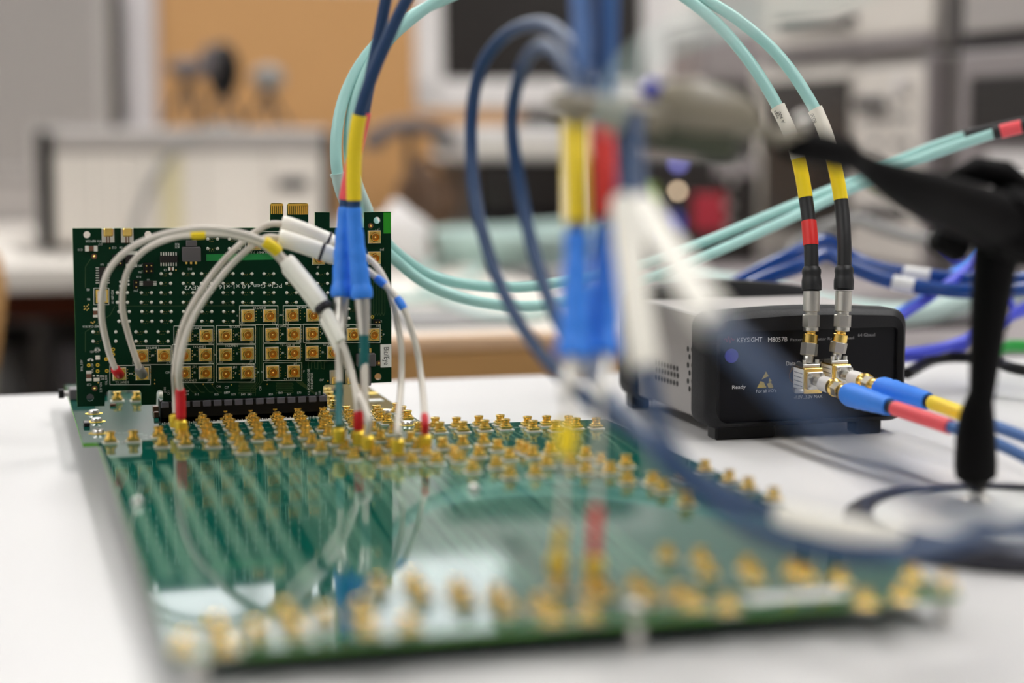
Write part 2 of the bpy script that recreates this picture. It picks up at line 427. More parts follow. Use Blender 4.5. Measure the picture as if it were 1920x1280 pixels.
# dark brown bag, white bag, grey strap cluster
q = PY(806, 345, 2300)
mb = MB(); mb.ball((q.x, 2330, 52), 1, 16, (44, 50, 66))
for v in mb.v: v += Vector((math.sin(v.z*.11)*5, 0, math.sin(v.x*.13)*5)) * (1 if v.z > 10 else .3)
for v in mb.v: v.z = max(v.z, .5)
t = thing('leather_bag', (q.x, 2330, 0), 'dark brown crumpled bag on the rear bench left of the black unit', 'bag')
mb.build('body', 'dark_brown', t)
MB().tube(run(spline([(q.x-30, 2300, 80), (q.x-20, 2296, 118), (q.x+6, 2292, 124), (q.x+28, 2298, 90)]), 0, 3), 5, 8).build('handle', 'dark_brown', t)
q = PY(768, 248, 2380)
t = thing('headset', (q.x, 2380, 0), 'grey headset on a dark hook stand beside the monitor', 'headset')
MB().tube(run(spline([(q.x-52, 2370, q.z-8), (q.x-20, 2368, q.z+6), (q.x+18, 2368, q.z+8), (q.x+52, 2370, q.z-4)]), 0, 3), 11, 10).build('headband', 'grey_cloth', t)
MB().ball((q.x+46, 2372, q.z-12), 1, 10, (18, 12, 16)).build('ear_cushion', 'grey_mid', t)
MB().ball((q.x-50, 2372, q.z-12), 1, 10, (16, 12, 12)).build('ear_cushion', 'grey_cloth', t)
MB().tube([(q.x, 2380, 4), (q.x, 2380, q.z)], 6, 10).build('stand_post', 'inst_dark', t)
MB().lathe([(40, 0), (40, 5), (6, 8)], (q.x, 2380, 0), n=24).build('stand_base', 'inst_dark', t)
q = PY(752, 395, 2050)
mb = MB().ball((q.x, 2060, 34), 1, 16, (36, 34, 46))
for v in mb.v: v += Vector((math.sin(v.z*.2+v.x*.1)*3.5, 0, math.sin(v.x*.17)*4))*(1 if v.z > 8 else .2)
for v in mb.v: v.z = max(v.z, .5)
tag(mb.build('plastic_bag', 'bezel_white'), 'white crumpled plastic bag on the workbench beside the circuit card', 'bag')
# aqua coil on the workbench
q = PZ(985, 470, 20); pts = []
for i in range(7*16+1):
    a_ = i/16*2*math.pi; r_ = 92+6*math.sin(i*.37)+(i//16)*2.4
    pts.append((q.x+r_*math.cos(a_)+2, q.y+r_*1.15*math.sin(a_), 6+i/16*5.6+10*max(0, math.cos(a_))))
t = thing('cable_coil', (q.x, q.y, 0), 'coil of pale aqua cable lying on the workbench behind the blue boots', 'cable')
MB().tube(pts, 4, 8).build('jacket', 'aqua_pale', t)
MB().tube([(q.x+80, q.y, 2), (q.x+78, q.y-4, 66), (q.x+122, q.y-4, 76), (q.x+124, q.y, 2)], 2.2, 8).build('tie', 'black_plastic', t)
f = spline([PZ(745, 560, 6), PZ(830, 548, 6), PZ(900, 500, 8), PZ(860, 470, 8), PZ(790, 520, 6), PZ(900, 590, 6), PZ(1040, 580, 6), PZ(1130, 540, 6)])
tag(MB().tube(run(f, 0, 7), 5, 10).build('signal_cable', 'aqua_pale'), 'pale aqua cable lying loose on the workbench in front of the coil', 'cable')
a = PZ(760, 618, 0); c = PZ(915, 590, 0)
tag(MB().span((a.x, a.y, 0), (c.x, c.y+30, 5), 2).build('mouse_mat', 'grey_mid'), 'thin grey mat near the front edge of the workbench', 'mat')
a = PZ(690, 420, 0)
tag(MB().span((a.x, a.y, 0), (a.x+330, a.y+110, 4), 1).build('paper_sheet', 'white_paper'), 'white paper sheets lying at the back of the workbench', 'paper')

# ---------------------------------------------------------------- stacked instruments on the right (fronts face left)
def pxbox(mb, x0, y0, x1, y1, X, dep, ch=0):
    a = PX(x1, y1, X); c = PX(x0, y0, X)  # x1 is nearer
    return mb.span((X, a.y, a.z), (X+dep, c.y, c.z), ch)
X0 = 1000
ya = PX(1764, 300, X0).y; yb = PX(1428, 300, X0).y; z1 = PX(1600, 110, X0).z
t = thing('oscilloscope', (X0+150, (ya+yb)/2, 0), 'cream oscilloscope with a dark screen and key field, lower of the stack at the right', 'oscilloscope')
MB().span((X0, ya, 4), (X0+300, yb, z1), 6).build('case', 'inst_grey', t)
mb = MB(); MB.span(mb, (X0-8, ya+22, 12), (X0, PX(1612, 300, X0).y, z1-14), 2); mb.build('control_panel', 'inst_cream', t)
mb = MB(); y_s = PX(1606, 300, X0).y; y_e = PX(1442, 300, X0).y
sf = MB().span((X0-8, y_s, 12), (X0, yb-4, z1-8), 2).build('screen_bezel', 'inst_cream', t)
MB().span((X0-10, y_s+2, 34), (X0-6, y_e, PX(1520, 150, X0).z), 1).build('screen', 'screen_dark', t)
MB().span((X0-14, ya, 4), (X0+8, ya+20, z1), 5).build('corner_bumper', 'inst_mauve', t)
MB().span((X0-14, yb-8, 4), (X0+8, yb+6, z1), 4).build('corner_bumper', 'inst_cream', t)
mb = MB()
rr = random.Random(3)
for (kx, ky) in [(x_, y_) for y_ in (190, 222, 268, 300, 345, 395) for x_ in (1624, 1642, 1660, 1680, 1700)]:
    if rr.random() < .62:
        q = PX(kx, ky, X0-9); MB().box(q, (5, 12, 8), None, 1).build('key', rr.choice(['grey_plastic', 'grey_mid', 'key_green', 'inst_dark']), t)
for (kx, ky) in ((1625, 195), (1655, 195), (1700, 160), (1625, 400), (1655, 400), (1690, 400)):
    q = PX(kx, ky, X0-8); MB().lathe([(10, 0), (9, 12), (7, 14)], q, (-1, 0, 0), 18).build('knob', 'grey_plastic' if ky != 160 else 'bezel_white', t)
for y_ in (ya+30, yb-30): MB().span((X0+10, y_-12, 0), (X0+280, y_+12, 4)).build('foot', 'black_plastic', t)
# upper unit
t = thing('signal_generator', (X0+150, (ya+yb)/2, z1), 'cream instrument with a row of dark knobs stacked on top of the oscilloscope', 'test instrument')
zb = z1+5; ztop = zb+150
MB().span((X0-2, ya+6, zb), (X0+300, yb-10, ztop), 5).build('case', 'inst_grey', t)
MB().span((X0-9, ya+10, PX(1600, 74, X0).z), (X0-2, yb-14, ztop-6), 2).build('front_panel', 'inst_cream', t)
MB().span((X0-12, ya+8, zb+2), (X0-2, yb-12, PX(1600, 80, X0).z), 2).build('lower_trim', 'inst_mauve', t)
for x_ in (1476, 1494, 1512, 1530, 1548, 1566, 1586, 1602):
    q = PX(x_, 46 if x_ != 1602 else 34, X0-9); MB().lathe([(6.5, 0), (6, 12), (4, 14)], q, (-1, 0, 0), 16).build('knob', 'inst_dark', t)
for y_ in (ya+40, yb-40): MB().span((X0+10, y_-12, z1), (X0+280, y_+12, zb)).build('foot', 'black_plastic', t)
# nearer stack, right edge
yc = PX(1960, 300, X0).y; yd = PX(1792, 300, X0).y
zg = PX(1850, 92, X0).z
t = thing('rack_unit', (X0+150, (yc+yd)/2, 0), 'grey instrument with a dark ventilation grille at the right edge', 'test instrument')
MB().span((X0, 1420, 4), (X0+300, yd, zg), 5).build('case', 'inst_mauve', t)
MB().span((X0-6, 1430, PX(1900, 262, X0).z), (X0, PX(1826, 200, X0).y, PX(1900, 140, X0).z), 1).build('vent_panel', 'screen_dark', t)
for i in range(9):
    z_ = PX(1900, 255-i*13, X0).z; MB().span((X0-9, 1432, z_-1), (X0-6, PX(1828, 200, X0).y, z_+1)).build('louvre', 'inst_dark', t)
MB().span((X0-5, 1430, PX(1900, 420, X0).z), (X0, PX(1860, 200, X0).y, PX(1900, 285, X0).z), 1).build('lower_panel', 'bezel_white', t)
for y_ in (1450, yd-30): MB().span((X0+10, y_-12, 0), (X0+280, y_+12, 4)).build('foot', 'black_plastic', t)
t = thing('power_supply', (X0+150, (yc+yd)/2, zg), 'dark framed instrument on top of the vented unit in the upper right corner', 'test instrument')
MB().span((X0+4, 1425, zg), (X0+300, yd+16, zg+150), 5).build('case', 'inst_dark', t)
MB().span((X0-4, 1432, zg+18), (X0+4, yd-14, zg+140), 2).build('front_panel', 'inst_grey', t)
# mauve box and small dark unit farther left
t = thing('desktop_computer', (1090, 2660, 0), 'mauve grey tower box behind the clamp, left of the oscilloscope', 'computer')
a = PY(1312, 300, 2560); c = PY(1440, 60, 2560)
MB().span((a.x, 2560, 4), (c.x, 2900, PY(1312, 55, 2560).z), 5).build('case', 'inst_mauve', t)
pybox(MB(), 1318, 62, 1432, 148, 2555, 5, 2).build('upper_panel', 'inst_mauve', t)
pybox(MB(), 1318, 158, 1432, 330, 2555, 5, 2).build('lower_panel', 'inst_dark', t)
for x_ in (a.x+12, c.x-12): MB().span((x_-8, 2570, 0), (x_+8, 2890, 4)).build('foot', 'black_plastic', t)
t = simple('control_box', 'dark control unit with coloured keys and a glowing warm lamp behind the clamp', 'test instrument', 2080, 1178, 292, 1424, 480, 160, 'screen_dark',
   (('key_field', 1196, 345, 1232, 395, 'key_green'), ('key_field', 1300, 362, 1362, 432, 'key_red'), ('key_field', 1236, 402, 1280, 440, 'key_blue'), ('key_field', 1340, 300, 1420, 330, 'inst_mauve')))
for (x_, y_, m_, r_) in ((1270, 358, 'led_warm', 3.2), (1271, 306, 'led_violet', 6), (1366, 305, 'inst_grey', 5), (1370, 342, 'inst_grey', 5), (1366, 385, 'inst_grey', 5), (1368, 424, 'inst_grey', 5)):
    q = PY(x_, y_, 2076); MB().lathe([(r_, 0), (r_, 3), (r_*.5, 5)], q, (0, -1, 0), 16).build('indicator', m_, t)
t = simple('white_cabinet', 'white cupboard front between the monitor and the mauve tower', 'cabinet', 3050, 1120, -60, 1310, 260, 240, 'white_paper',
   (('door', 1128, -50, 1214, 250, 'wall_white'), ('door', 1218, -50, 1302, 250, 'white_paper')))
t = simple('storage_bin', 'brown grey storage tray full of loose wiring, at the back of the foreground view right of the instrument', 'tray', 1330, 1600, 585, 1900, 640, 190, 'grey_plastic', (), rest=0)
t['label'] = 'grey tray on the side bench, behind the black-fronted instrument at the right'
t.location.z = t.location.z

# ---------------------------------------------------------------- cables on the right bench, beyond the instrument
def cord(name, lab, cat, pts, r, m, group=None, parts=()):
    f = spline([P(*p) for p in pts]); n = len(pts)-1
    if not parts:
        o = MB().tube(run(f, 0, n), r, 12).build(name, m); return tag(o, lab, cat, group)
    t = thing(name, f(0), lab, cat, group)
    for (nm, t0, t1, rr_, mm) in parts: MB().tube(run(f, t0, t1), rr_, 14).build(nm, mm, t)
    return t
cord('coax_cable', 'upper navy cable with a printed white band, behind the two vertical connectors', 'cable',
     [(1330, 560, 1180), (1400, 520, 1180), (1480, 480, 1180), (1545, 452, 1190), (1590, 478, 1200), (1640, 500, 1180), (1720, 515, 1160), (1830, 524, 1150), (1960, 520, 1150)], 4.5, 'navy',
     parts=(('jacket', 0, 8, 4.6, 'navy_gloss'), ('printed_band', 5.75, 6.25, 4.75, 'text_white')))
cord('coax_cable', 'lower navy cable with a printed white band, behind the two vertical connectors', 'cable',
     [(1360, 560, 1150), (1430, 525, 1150), (1500, 500, 1150), (1550, 478, 1160), (1595, 500, 1150), (1660, 525, 1140), (1740, 540, 1130), (1830, 546, 1120), (1960, 540, 1120)], 4.5, 'navy',
     parts=(('jacket', 0, 8, 4.6, 'navy_gloss'), ('printed_band', 5.2, 5.7, 4.75, 'text_white')))
cord('patch_cable', 'bright blue thin cord rising steeply behind the dark post, second from the left', 'cable', [(1640, 625, 1120), (1700, 585, 1130), (1760, 545, 1140), (1830, 490, 1160), (1880, 440, 1180)], 3.2, 'purple_cord')
cord('patch_cable', 'lighter blue thin cord rising from the right side of the black-fronted instrument', 'cable', [(1630, 615, 1140), (1680, 590, 1150), (1730, 560, 1160), (1790, 510, 1180), (1850, 460, 1200)], 3.2, 'boot_blue')
cord('patch_cable', 'violet blue cord falling from the right edge below the green cord', 'cable', [(1640, 665, 1110), (1720, 660, 1120), (1790, 645, 1130), (1860, 612, 1140), (1950, 560, 1160)], 3.6, 'purple_cord')
cord('patch_cable', 'violet cord lying lowest, along the far edge behind the instrument', 'cable', [(1640, 675, 1130), (1720, 668, 1140), (1800, 652, 1150), (1880, 600, 1160), (1950, 575, 1170)], 3.2, 'purple_cord')
cord('patch_cable', 'violet cord crossing down to the left above the printed navy cables', 'cable', [(1770, 460, 1300), (1800, 490, 1290), (1840, 520, 1280), (1900, 580, 1270)], 3.4, 'purple_cord')
cord('grey_cable', 'grey cord sagging in front of the oscilloscope keys', 'cord', [(1480, 470, 1500), (1540, 430, 1490), (1600, 412, 1480), (1660, 430, 1470), (1720, 446, 1460), (1800, 450, 1450), (1900, 440, 1440)], 5, 'cord_grey')
cord('signal_cable', 'broad pale aqua cable running behind the instrument toward the dark post', 'cable', [(1240, 520, 1500), (1340, 530, 1480), (1440, 545, 1460), (1560, 575, 1420), (1700, 590, 1400), (1830, 560, 1380), (1950, 535, 1350)], 9, 'aqua_pale')
cord('patch_cable', 'short green cord at the right edge beside the dark post', 'cable', [(1862, 655, 1170), (1900, 648, 1180), (1960, 652, 1190)], 4, 'green_cord')
cord('black_cable', 'black cord curling on the far end of the white bench at the right edge', 'cord', [(1700, 700, 1100), (1760, 672, 1140), (1840, 672, 1130), (1900, 690, 1100), (1960, 700, 1090)], 3.5, 'black_plastic')
cord('adapter_cable', 'blue and white connector lead at the right edge above the dark arm', 'cable', [(1875, 335, 1000), (1890, 333, 1000), (1905, 331, 1000), (1950, 328, 1000)], 3, 'boot_blue',
     parts=(('boot', 0, 1, 4, 'key_blue'), ('connector', 1, 3, 3.4, 'bezel_white')))

# ================================================================ the main board
ZB = 14.0; TH = 2.0
def zb(Y): return ZB-2.4e-6*max(0, 790-Y)**2.5      # the long board bows down a little towards its front edge
def PB(x, y):
    z = ZB
    for _ in range(6): q = PZ(x, y, z); z = zb(q.y)
    return q
XL, XR, YF, YM, YK = 46, 300, 516, 873, 1082
bd = thing('base_circuit_board', (170, 790, 0), 'large green circuit board lying on standoffs across the white bench', 'circuit board')
outl = [(XL, YF), (XR, YF), (XR, YM), (207, YM+8), (207, YK), (38, YK), (38, YM), (XL-1, YM)]
MB().prism([outl[i] for i in (2, 3, 4, 5, 6, 7)], [], lambda p: Vector((p[0], p[1], ZB-.01)), lambda p: Vector((p[0], p[1], ZB-TH))).build('rear_board', 'pcb_main', bd, smooth=20)
mb = MB(); ys_ = [YF+(YM-YF)*i/60 for i in range(61)]; vs = []; fs = []
for y in ys_: vs += [(XL, y, zb(y)), (XR, y, zb(y)), (XR, y, zb(y)-TH), (XL, y, zb(y)-TH)]
for i in range(60):
    for k in range(4): fs.append((4*i+k, 4*i+(k+1) % 4, 4*i+4+(k+1) % 4, 4*i+4+k))
fs += [(0, 1, 2, 3), (240, 241, 242, 243)]
mb.add(vs, fs).build('board', 'pcb_main', bd, smooth=30)
mb = MB(); n = len(outl)
for i in range(n):
    a = Vector((*outl[i], 0)); c = Vector((*outl[(i+1) % n], 0)); d_ = (c-a).normalized(); nn = Vector((d_.y, -d_.x, 0))*.05
    for k in range(24):
        a2 = a+(c-a)*k/24+nn; c2 = a+(c-a)*(k+1)/24+nn
        mb.add([a2+Vector((0, 0, zb(a2.y)-TH+.1)), c2+Vector((0, 0, zb(c2.y)-TH+.1)), c2+Vector((0, 0, zb(c2.y)-.15)), a2+Vector((0, 0, zb(a2.y)-.15))], [(0, 1, 2, 3)])
mb.build('board_edge', 'pcb_edge', bd, smooth=0)

# connectors of the main board: base pixels read from the photograph
CPX = """376,790 380,797 386,805 390,812 387,822 398,826 401,838|330,795 334,803 340,812 346,820 348,836 341,826|
422,788 428,796 433,805 440,812|442,828 450,838 456,850|469,786 474,794 479,802 484,812 485,826|504,848|
515,784 520,792 525,800 529,810 529,822 538,836|558,783 563,791 568,799 573,808 573,821 585,834 601,848|
605,782 610,790 615,799 606,806 615,819 631,834 646,846 662,862|
649,780 655,787 661,794 665,802 671,826 691,843 707,858 725,875|706,778 710,784 714,790 726,795 698,810 714,827 733,842 750,858 772,871|
744,774 754,780 764,788 738,814 783,843 800,856 818,869|771,830 785,811 831,841|816,802 825,811 856,802 868,810 898,799 909,807|938,797 948,805 989,800 1000,808|
1025,799 1042,808 1066,799 1080,803 1118,803|831,844 868,837 907,833 817,867|852,857 861,866 886,885 898,857|
933,845 930,877 955,862 956,896|976,846 986,851 1000,858 1004,893|1025,875 1032,851 1070,875 1098,888|1099,859 1127,872 1144,888 1174,875|1176,906 1224,909 1243,922 1276,904|
1286,948 1287,909 1322,885 1367,905|1403,919 1450,939|207,830 250,828 297,820 304,838|614,745 618,752 622,760 627,768|220,752 257,752|
345,1222 405,1188 423,1222 480,1198|535,1160 555,1192 610,1170 710,1112|690,1188 677,1155 767,1182 790,1125|773,1100 873,1136 857,1116 953,1152|
933,1128 1047,1110 1037,1166 1013,1146|1110,1114 1133,1124 1103,1162 1193,1110|1217,1130 1270,1126 1300,1142 1363,1146|1250,1050 1313,1056 1327,1082 1400,1072|
1415,1090 1485,1080 1512,1090 1573,1097|1621,1138 1690,1128 1710,1090 1773,1106"""
pos = []
for g in CPX.replace('\n', '').split('|'):
    for s_ in g.split():
        x, y = map(float, s_.split(',')); q = PB(x, y); q.x = round(q.x, 1); q.y = round(q.y, 1)
        if all((q-p).length > 4.6 for p in pos) and XL < q.x or q.y > YM: pos.append(q)
def conn_mesh(mb, o, ax=(0, 0, 1), sx=(1, 0, 0), w_=5.6):
    ax = Vector(ax); sx = Vector(sx); sy = ax.cross(sx); o = Vector(o)
    m = Matrix((sx, sy, ax)).transposed()
    mb.box(o+ax*.9, (w_, w_, 1.2), m, .15)
    mb.lathe([(2.5, 1.4), (2.55, 2.3), (2.0, 2.6), (1.95, 3.7), (2.3, 4.1), (2.3, 4.9), (1.75, 5.0), (1.5, 4.2), (1.5, 2.6)], o, ax, 16)
    mb.lathe([(.4, 2), (.4, 3.9), (.15, 4.2)], o, ax, 8)
pos.sort(key=lambda p: p.length)
proto = None; cm = MB(); conn_mesh(cm, (0, 0, 0)); rest = MB(); padm = MB()
for i, p in enumerate(pos):
    padm.span((p.x-3.7, p.y-3.5, p.z), (p.x+3.7, p.y+3.3, p.z+.5), .1)
    if i < 100:
        if proto is None: proto = cm.build('coax_connector', 'gold', bd, local=True); o = proto; o.parent = bd
        else: o = proto.copy(); col.objects.link(o); o.parent = bd
        o.location = (Vector((p.x, p.y, p.z+.45))-ORG[bd.name])*MM
    else: conn_mesh(rest, (p.x, p.y, p.z+.45))
tag(rest.build('coax_connector', 'gold', bd), kind='stuff')
tag(padm.build('solder_pads', 'solder', bd, smooth=0), kind='stuff')
# traces (copper under the solder mask): bundles fanning from the connectors to the front
mb = MB(); rr = random.Random(11)
def strip(pts, w_, dz=.04):
    vs = []; fs = []
    for i, p in enumerate(pts):
        q = pts[min(i+1, len(pts)-1)]; o_ = pts[max(i-1, 0)]; d_ = Vector((q[0]-o_[0], q[1]-o_[1], 0)).normalized(); nn = Vector((d_.y, -d_.x, 0))*w_/2
        c_ = Vector((p[0], p[1], zb(p[1])+dz)); vs += [c_-nn, c_+nn]
    for i in range(len(pts)-1): fs.append((2*i, 2*i+1, 2*i+3, 2*i+2))
    mb.add(vs, fs)
for k in range(17):
    sx, sy = 212+47*k, 856+(k % 3)*8; ex, ey = 318+53*k+(0 if k < 9 else (k-8)*9), 1086+14*math.sin(k*1.7)
    A_ = PB(sx, sy); B_ = PB(ex, ey); n_ = 1 if k < 6 else 2
    for j in range(n_):
        o_ = j*5.2; w_ = rr.uniform(3.0, 4.6) if n_ == 1 else rr.uniform(1.4, 2.6)
        fx = spline([(A_.x+o_, A_.y, 0), (A_.x*.72+B_.x*.28+o_+1.2, A_.y*.68+B_.y*.32, 0), (A_.x*.35+B_.x*.65+o_, A_.y*.34+B_.y*.66, 0), (B_.x+o_, B_.y, 0)])
        pl = [(v.x, v.y) for v in run(fx, 0, 3, 36)]
        if max(q[0] for q in pl) < XR-4: strip(pl, w_)
for i in range(46):
    x0 = 108+i*4.0+rr.uniform(-1, 1); y0 = 862-rr.random()*30; L = rr.uniform(60, 190); x1 = x0-rr.uniform(2, 30)
    if x0 < XR-6: strip([(v.x, v.y) for v in run(spline([(x0, y0, 0), (x0-1, y0-L*.3, 0), (x1, y0-L*.8, 0), (x1-1, y0-L, 0)]), 0, 3, 18)], rr.uniform(.5, 1.2), .05)
tag(mb.build('trace_pattern', 'trace_main', bd, smooth=30), kind='stuff')
mb = MB()
for (x, y, xa_, ya_, xb_, yb_) in ((480, 789, 27, 1, 27, 3.4), (704, 750, 4, 4, 4, 4), (1490, 1116, 17, 5, 17, 4)):
    a = PB(x, y); MB().span((a.x-xa_, a.y-ya_, a.z+.02), (a.x+xb_, a.y+yb_, a.z+.16)).build('sticker', 'white_paper', bd, smooth=0)
mb = MB(); a = PZ(480, 789, ZB)
for i in range(46): mb.span((a.x-24+i*1.05, a.y+.1, ZB+.13), (a.x-24+i*1.05+.3+.5*rr.random(), a.y+2.0, ZB+.15))
mb.build('sticker_print', 'text_black', bd, smooth=0)
# silkscreen marks on main board
mb = MB()
for p in pos:
    if p.y > 800: mb.text(random.choice(['J', 'P', 'N'])+str(random.randint(10, 99)), (p.x-7.5, p.y-1, p.z+.1), (1, 0, 0), (0, 1, 0), 1.1)
a = PZ(210, 788, ZB)
for k in range(5): mb.text(['RX LANE', 'R EF CLK', 'TX LANE', 'CLK', 'SW3'][k], (48+k*6, 902-k*5, ZB+.08), (1, 0, 0), (0, 1, 0), 1.4)
tag(mb.build('silkscreen', 'silk', bd, smooth=0), kind='stuff')
# mounting pads, screws
for (x, y) in ((176, 775), (181, 790), (184, 812), (716, 768), (694, 737), (764, 796)):
    q = PZ(x, y, ZB); MB().lathe([(4.6, .02), (4.6, .14)], q, n=28).build('mounting_pad', 'gold_pad', bd)
    if (x, y) not in ((716, 768), (694, 737)):
        MB().lathe([(2.9, .1), (2.9, 1.1), (2.4, 1.9), (1.2, 2.1)], q, n=20).build('screw', 'silver', bd)
q = PZ(727, 774, ZB); MB().lathe([(2.9, .1), (2.9, 1.1), (2.4, 1.9), (1.2, 2.1)], q, n=20).build('screw', 'silver', bd)
q = PZ(738, 806, ZB); MB().lathe([(2.9, .1), (2.9, 1.1), (2.4, 1.9), (1.2, 2.1)], q, n=20).build('screw', 'silver', bd)
for (x, y, r_) in ((258, 946, 2.3), (889, 920, 2.3), (1380, 905, 2.4), (1192, 1150, 3.3), (1843, 1120, 3.2), (1120, 798, 2.0)):
    q = PB(x, y); q.x = min(q.x, XR-3); q.y = max(q.y, YF+4)
    MB().lathe([(r_, .05), (r_, r_*.5), (r_*.8, r_*.95), (r_*.3, r_*1.2)], q, n=20).build('screw', 'silver', bd)
    MB().lathe([(r_*.85, 0), (r_*.85, zb(q.y)-TH)], (q.x, q.y, 0), n=12).build('standoff', 'silver', bd)
for (x, y) in ((54, 862), (44, 1070), (292, 862), (200, 1070), (54, 522)):
    MB().lathe([(3.2, 0), (3.4, 1), (3.4, zb(y)-TH)], (x, y, 0), n=14).build('standoff', 'black_plastic' if y > 800 else 'silver', bd)
# slot connector
YS = 926.0
xs0 = PY(300, 760, YS-4).x; xs1 = PY(613, 760, YS-4).x
MB().span((xs0, YS-5, ZB), (xs1, YS-1.0, ZB+11), .4).span((xs0, YS+2.6, ZB), (xs1, YS+6, ZB+11), .4).span((xs0, YS-5, ZB), (xs1, YS+6, ZB+3)).span((xs1-1.2, YS-5, ZB), (xs1, YS+6, ZB+11.5), .3).span((xs0, YS-5, ZB), (xs0+1.2, YS+6, ZB+11.5), .3).build('card_slot', 'black_plastic', bd)
mb = MB()
for i in range(16):
    q = PY(309+i*19.8, 750, YS-5.2); mb.span((q.x-2.0, YS-5.5, ZB+8), (q.x+2.0, YS-4.4, ZB+11.1), .3)
mb.build('slot_windows', 'slot_grey', bd)
mb = MB()
for i in range(82):
    x = xs0+1+i*(xs1-xs0-2)/81; mb.span((x-.2, YS-6.4, ZB), (x+.2, YS-5, ZB+.5+.3*(i % 2)))
mb.build('slot_pins', 'solder', bd, smooth=0)
# small parts around the slot
for (x, y, w_, h_, d_, m_) in ((190, 742, 7, 3.5, 5, 'chip'), (222, 737, 9, 3, 4, 'silver'), (248, 735, 11, 4.5, 6, 'inst_grey'), (296, 773, 5, 3.2, 4, 'brown_cap'),
                              (300, 783, 6, 3, 3, 'brown_cap'), (212, 762, 3.4, 1.5, 2, 'brown_cap'), (634, 735, 5, 2, 3, 'chip'), (163, 800, 3, 2, 8, 'chip'), (303, 745, 3, 2.4, 4, 'sleeve_cream')):
    q = PZ(x, y, ZB); MB().span((q.x-w_/2, q.y, ZB), (q.x+w_/2, q.y+d_, ZB+h_), .3).build('component', m_, bd)
q = PZ(150, 745, ZB)
x0, x1, x2 = PY(110, 740, 1023).x, PY(120, 740, 1023).x, PY(129, 740, 1023).x; z_ = PY(115, 738, 1023).z
MB().span((x2, 1016, ZB), (x2+14, 1030, z_+3), .6).build('push_button_body', 'grey_plastic', bd)
MB().tube([(x2, 1023, z_), (x1, 1023, z_)], 1.7, 14).build('push_button_stem', 'bezel_white', bd)
MB().tube([(x1, 1023, z_), (x0, 1023, z_)], 2.6, 14).build('push_button_cap', 'black_plastic', bd)

# ================================================================ the upright card
cl = thing('load_circuit_card', (119, YS, ZB+3), 'dark green circuit card standing upright in the black slot of the main board', 'circuit board')
def C2(x, y): q = PY(x, y, YS); return (q.x, q.z)
def C3(x, y, h=0): q = PY(x, y, YS); return Vector((q.x, YS-h, q.z))
def arc(cx_, cy_, r_, a0, a1, n_=5): return [(cx_+r_*math.cos(R(a0+(a1-a0)*i/n_)), cy_+r_*math.sin(R(a0+(a1-a0)*i/n_))) for i in range(n_+1)]
op = [(136, 428), (507, 427), (507, 384), (510, 381), (528, 381), (531, 384), (531, 427), (539, 427), (539, 384), (542, 381), (575, 381), (578, 384), (578, 427), (591, 427), (591, 398), (618, 398), (618, 427), (683, 427), (683, 398), (733, 397), (734, 716),
      (655, 720), (610, 721), (606, 724), (605, 735), (605, 768), (306, 771), (306, 736)] + arc(300, 737, 6.5, 0, -180, 6) + [(293, 758), (265, 759), (265, 737), (261, 731), (203, 732), (197, 737), (196, 761), (145, 762)]
def hole(x, y, r_=6.6): return [(x+r_*math.cos(a*math.pi/8), y+r_*math.sin(a*math.pi/8)) for a in range(16)]
holes = [hole(163, 440), hole(277.5, 439.5), hole(707, 413), hole(709, 706), hole(169, 745, 7)]
MB().prism([C2(*p) for p in op], [[C2(*p) for p in h_] for h_ in holes], lambda p: Vector((p[0], YS, p[1])), lambda p: Vector((p[0], YS+1.6, p[1]))).build('board', 'pcb_dark', cl, smooth=20)
mb = MB()
for h_ in (op,):
    for i in range(len(h_)):
        a = C2(*h_[i]); c = C2(*h_[(i+1) % len(h_)]); e = Vector((c[0]-a[0], 0, c[1]-a[1])); nn = Vector((-e.z, 0, e.x)).normalized()*.05
        mb.add([Vector((a[0], YS-.02, a[1]))+nn, Vector((c[0], YS-.02, c[1]))+nn, Vector((c[0], YS+1.5, c[1]))+nn, Vector((a[0], YS+1.5, a[1]))+nn], [(0, 1, 2, 3)])
mb.build('board_edge', 'pcb_edge', cl, smooth=0)
def crect(mb, x0, y0, x1, y1, h0, h1, ch=0):
    a = C3(x0, y1); c = C3(x1, y0); return mb.span((a.x, YS-h0, a.z), (c.x, YS-h1, c.z), ch)
crect(MB(), 387, 474, 524, 489, .02, .1).build('mask_window', 'pcb_bright', cl, smooth=0)
crect(MB(), 719, 398.5, 733, 437.5, .02, .1).build('mask_window', 'pcb_lime', cl, smooth=0)
mb = MB(); crect(mb, 507.5, 381.5, 530.5, 386, .02, .12)
crect(mb, 539.5, 381.5, 577.5, 386, .02, .12)
for i in range(6): crect(mb, 508+i*3.8, 386, 510.3+i*3.8, 401, .02, .12)
for i in range(10): crect(mb, 540+i*3.8, 386, 542.3+i*3.8, 402, .02, .12)
mb.build('edge_fingers', 'gold_dark', cl, smooth=0)
LANES = [(223.7, 700.8), (266.7, 700.3), (265.3, 666.7), (307, 665.8), (345, 665.3), (385, 664.7), (345.8, 629), (386.3, 628.7), (345, 698.3), (385, 698),
 (422.5, 628.3), (423, 664.7), (422.5, 699.2), (464.7, 591.7), (505.5, 591.3), (547.5, 590.3), (586.7, 590.3), (463.3, 626.7), (510, 626.7), (550, 625.8), (585, 625),
 (661.7, 626.7), (699.7, 627), (463.7, 662.5), (510, 662), (550.3, 660.8), (585, 660), (625, 660), (464, 698), (510.8, 696.7), (550.5, 695.8),
 (476.7, 456.7), (516.7, 455.8), (597, 484), (635, 484), (701.7, 444), (701.7, 483.3)]
mp = None; k_s = None; pads = MB(); sk = MB(); via = MB(); vu = Vector((1, 0, 0)); vv = Vector((0, 0, 1))
cm = MB(); m0 = cm
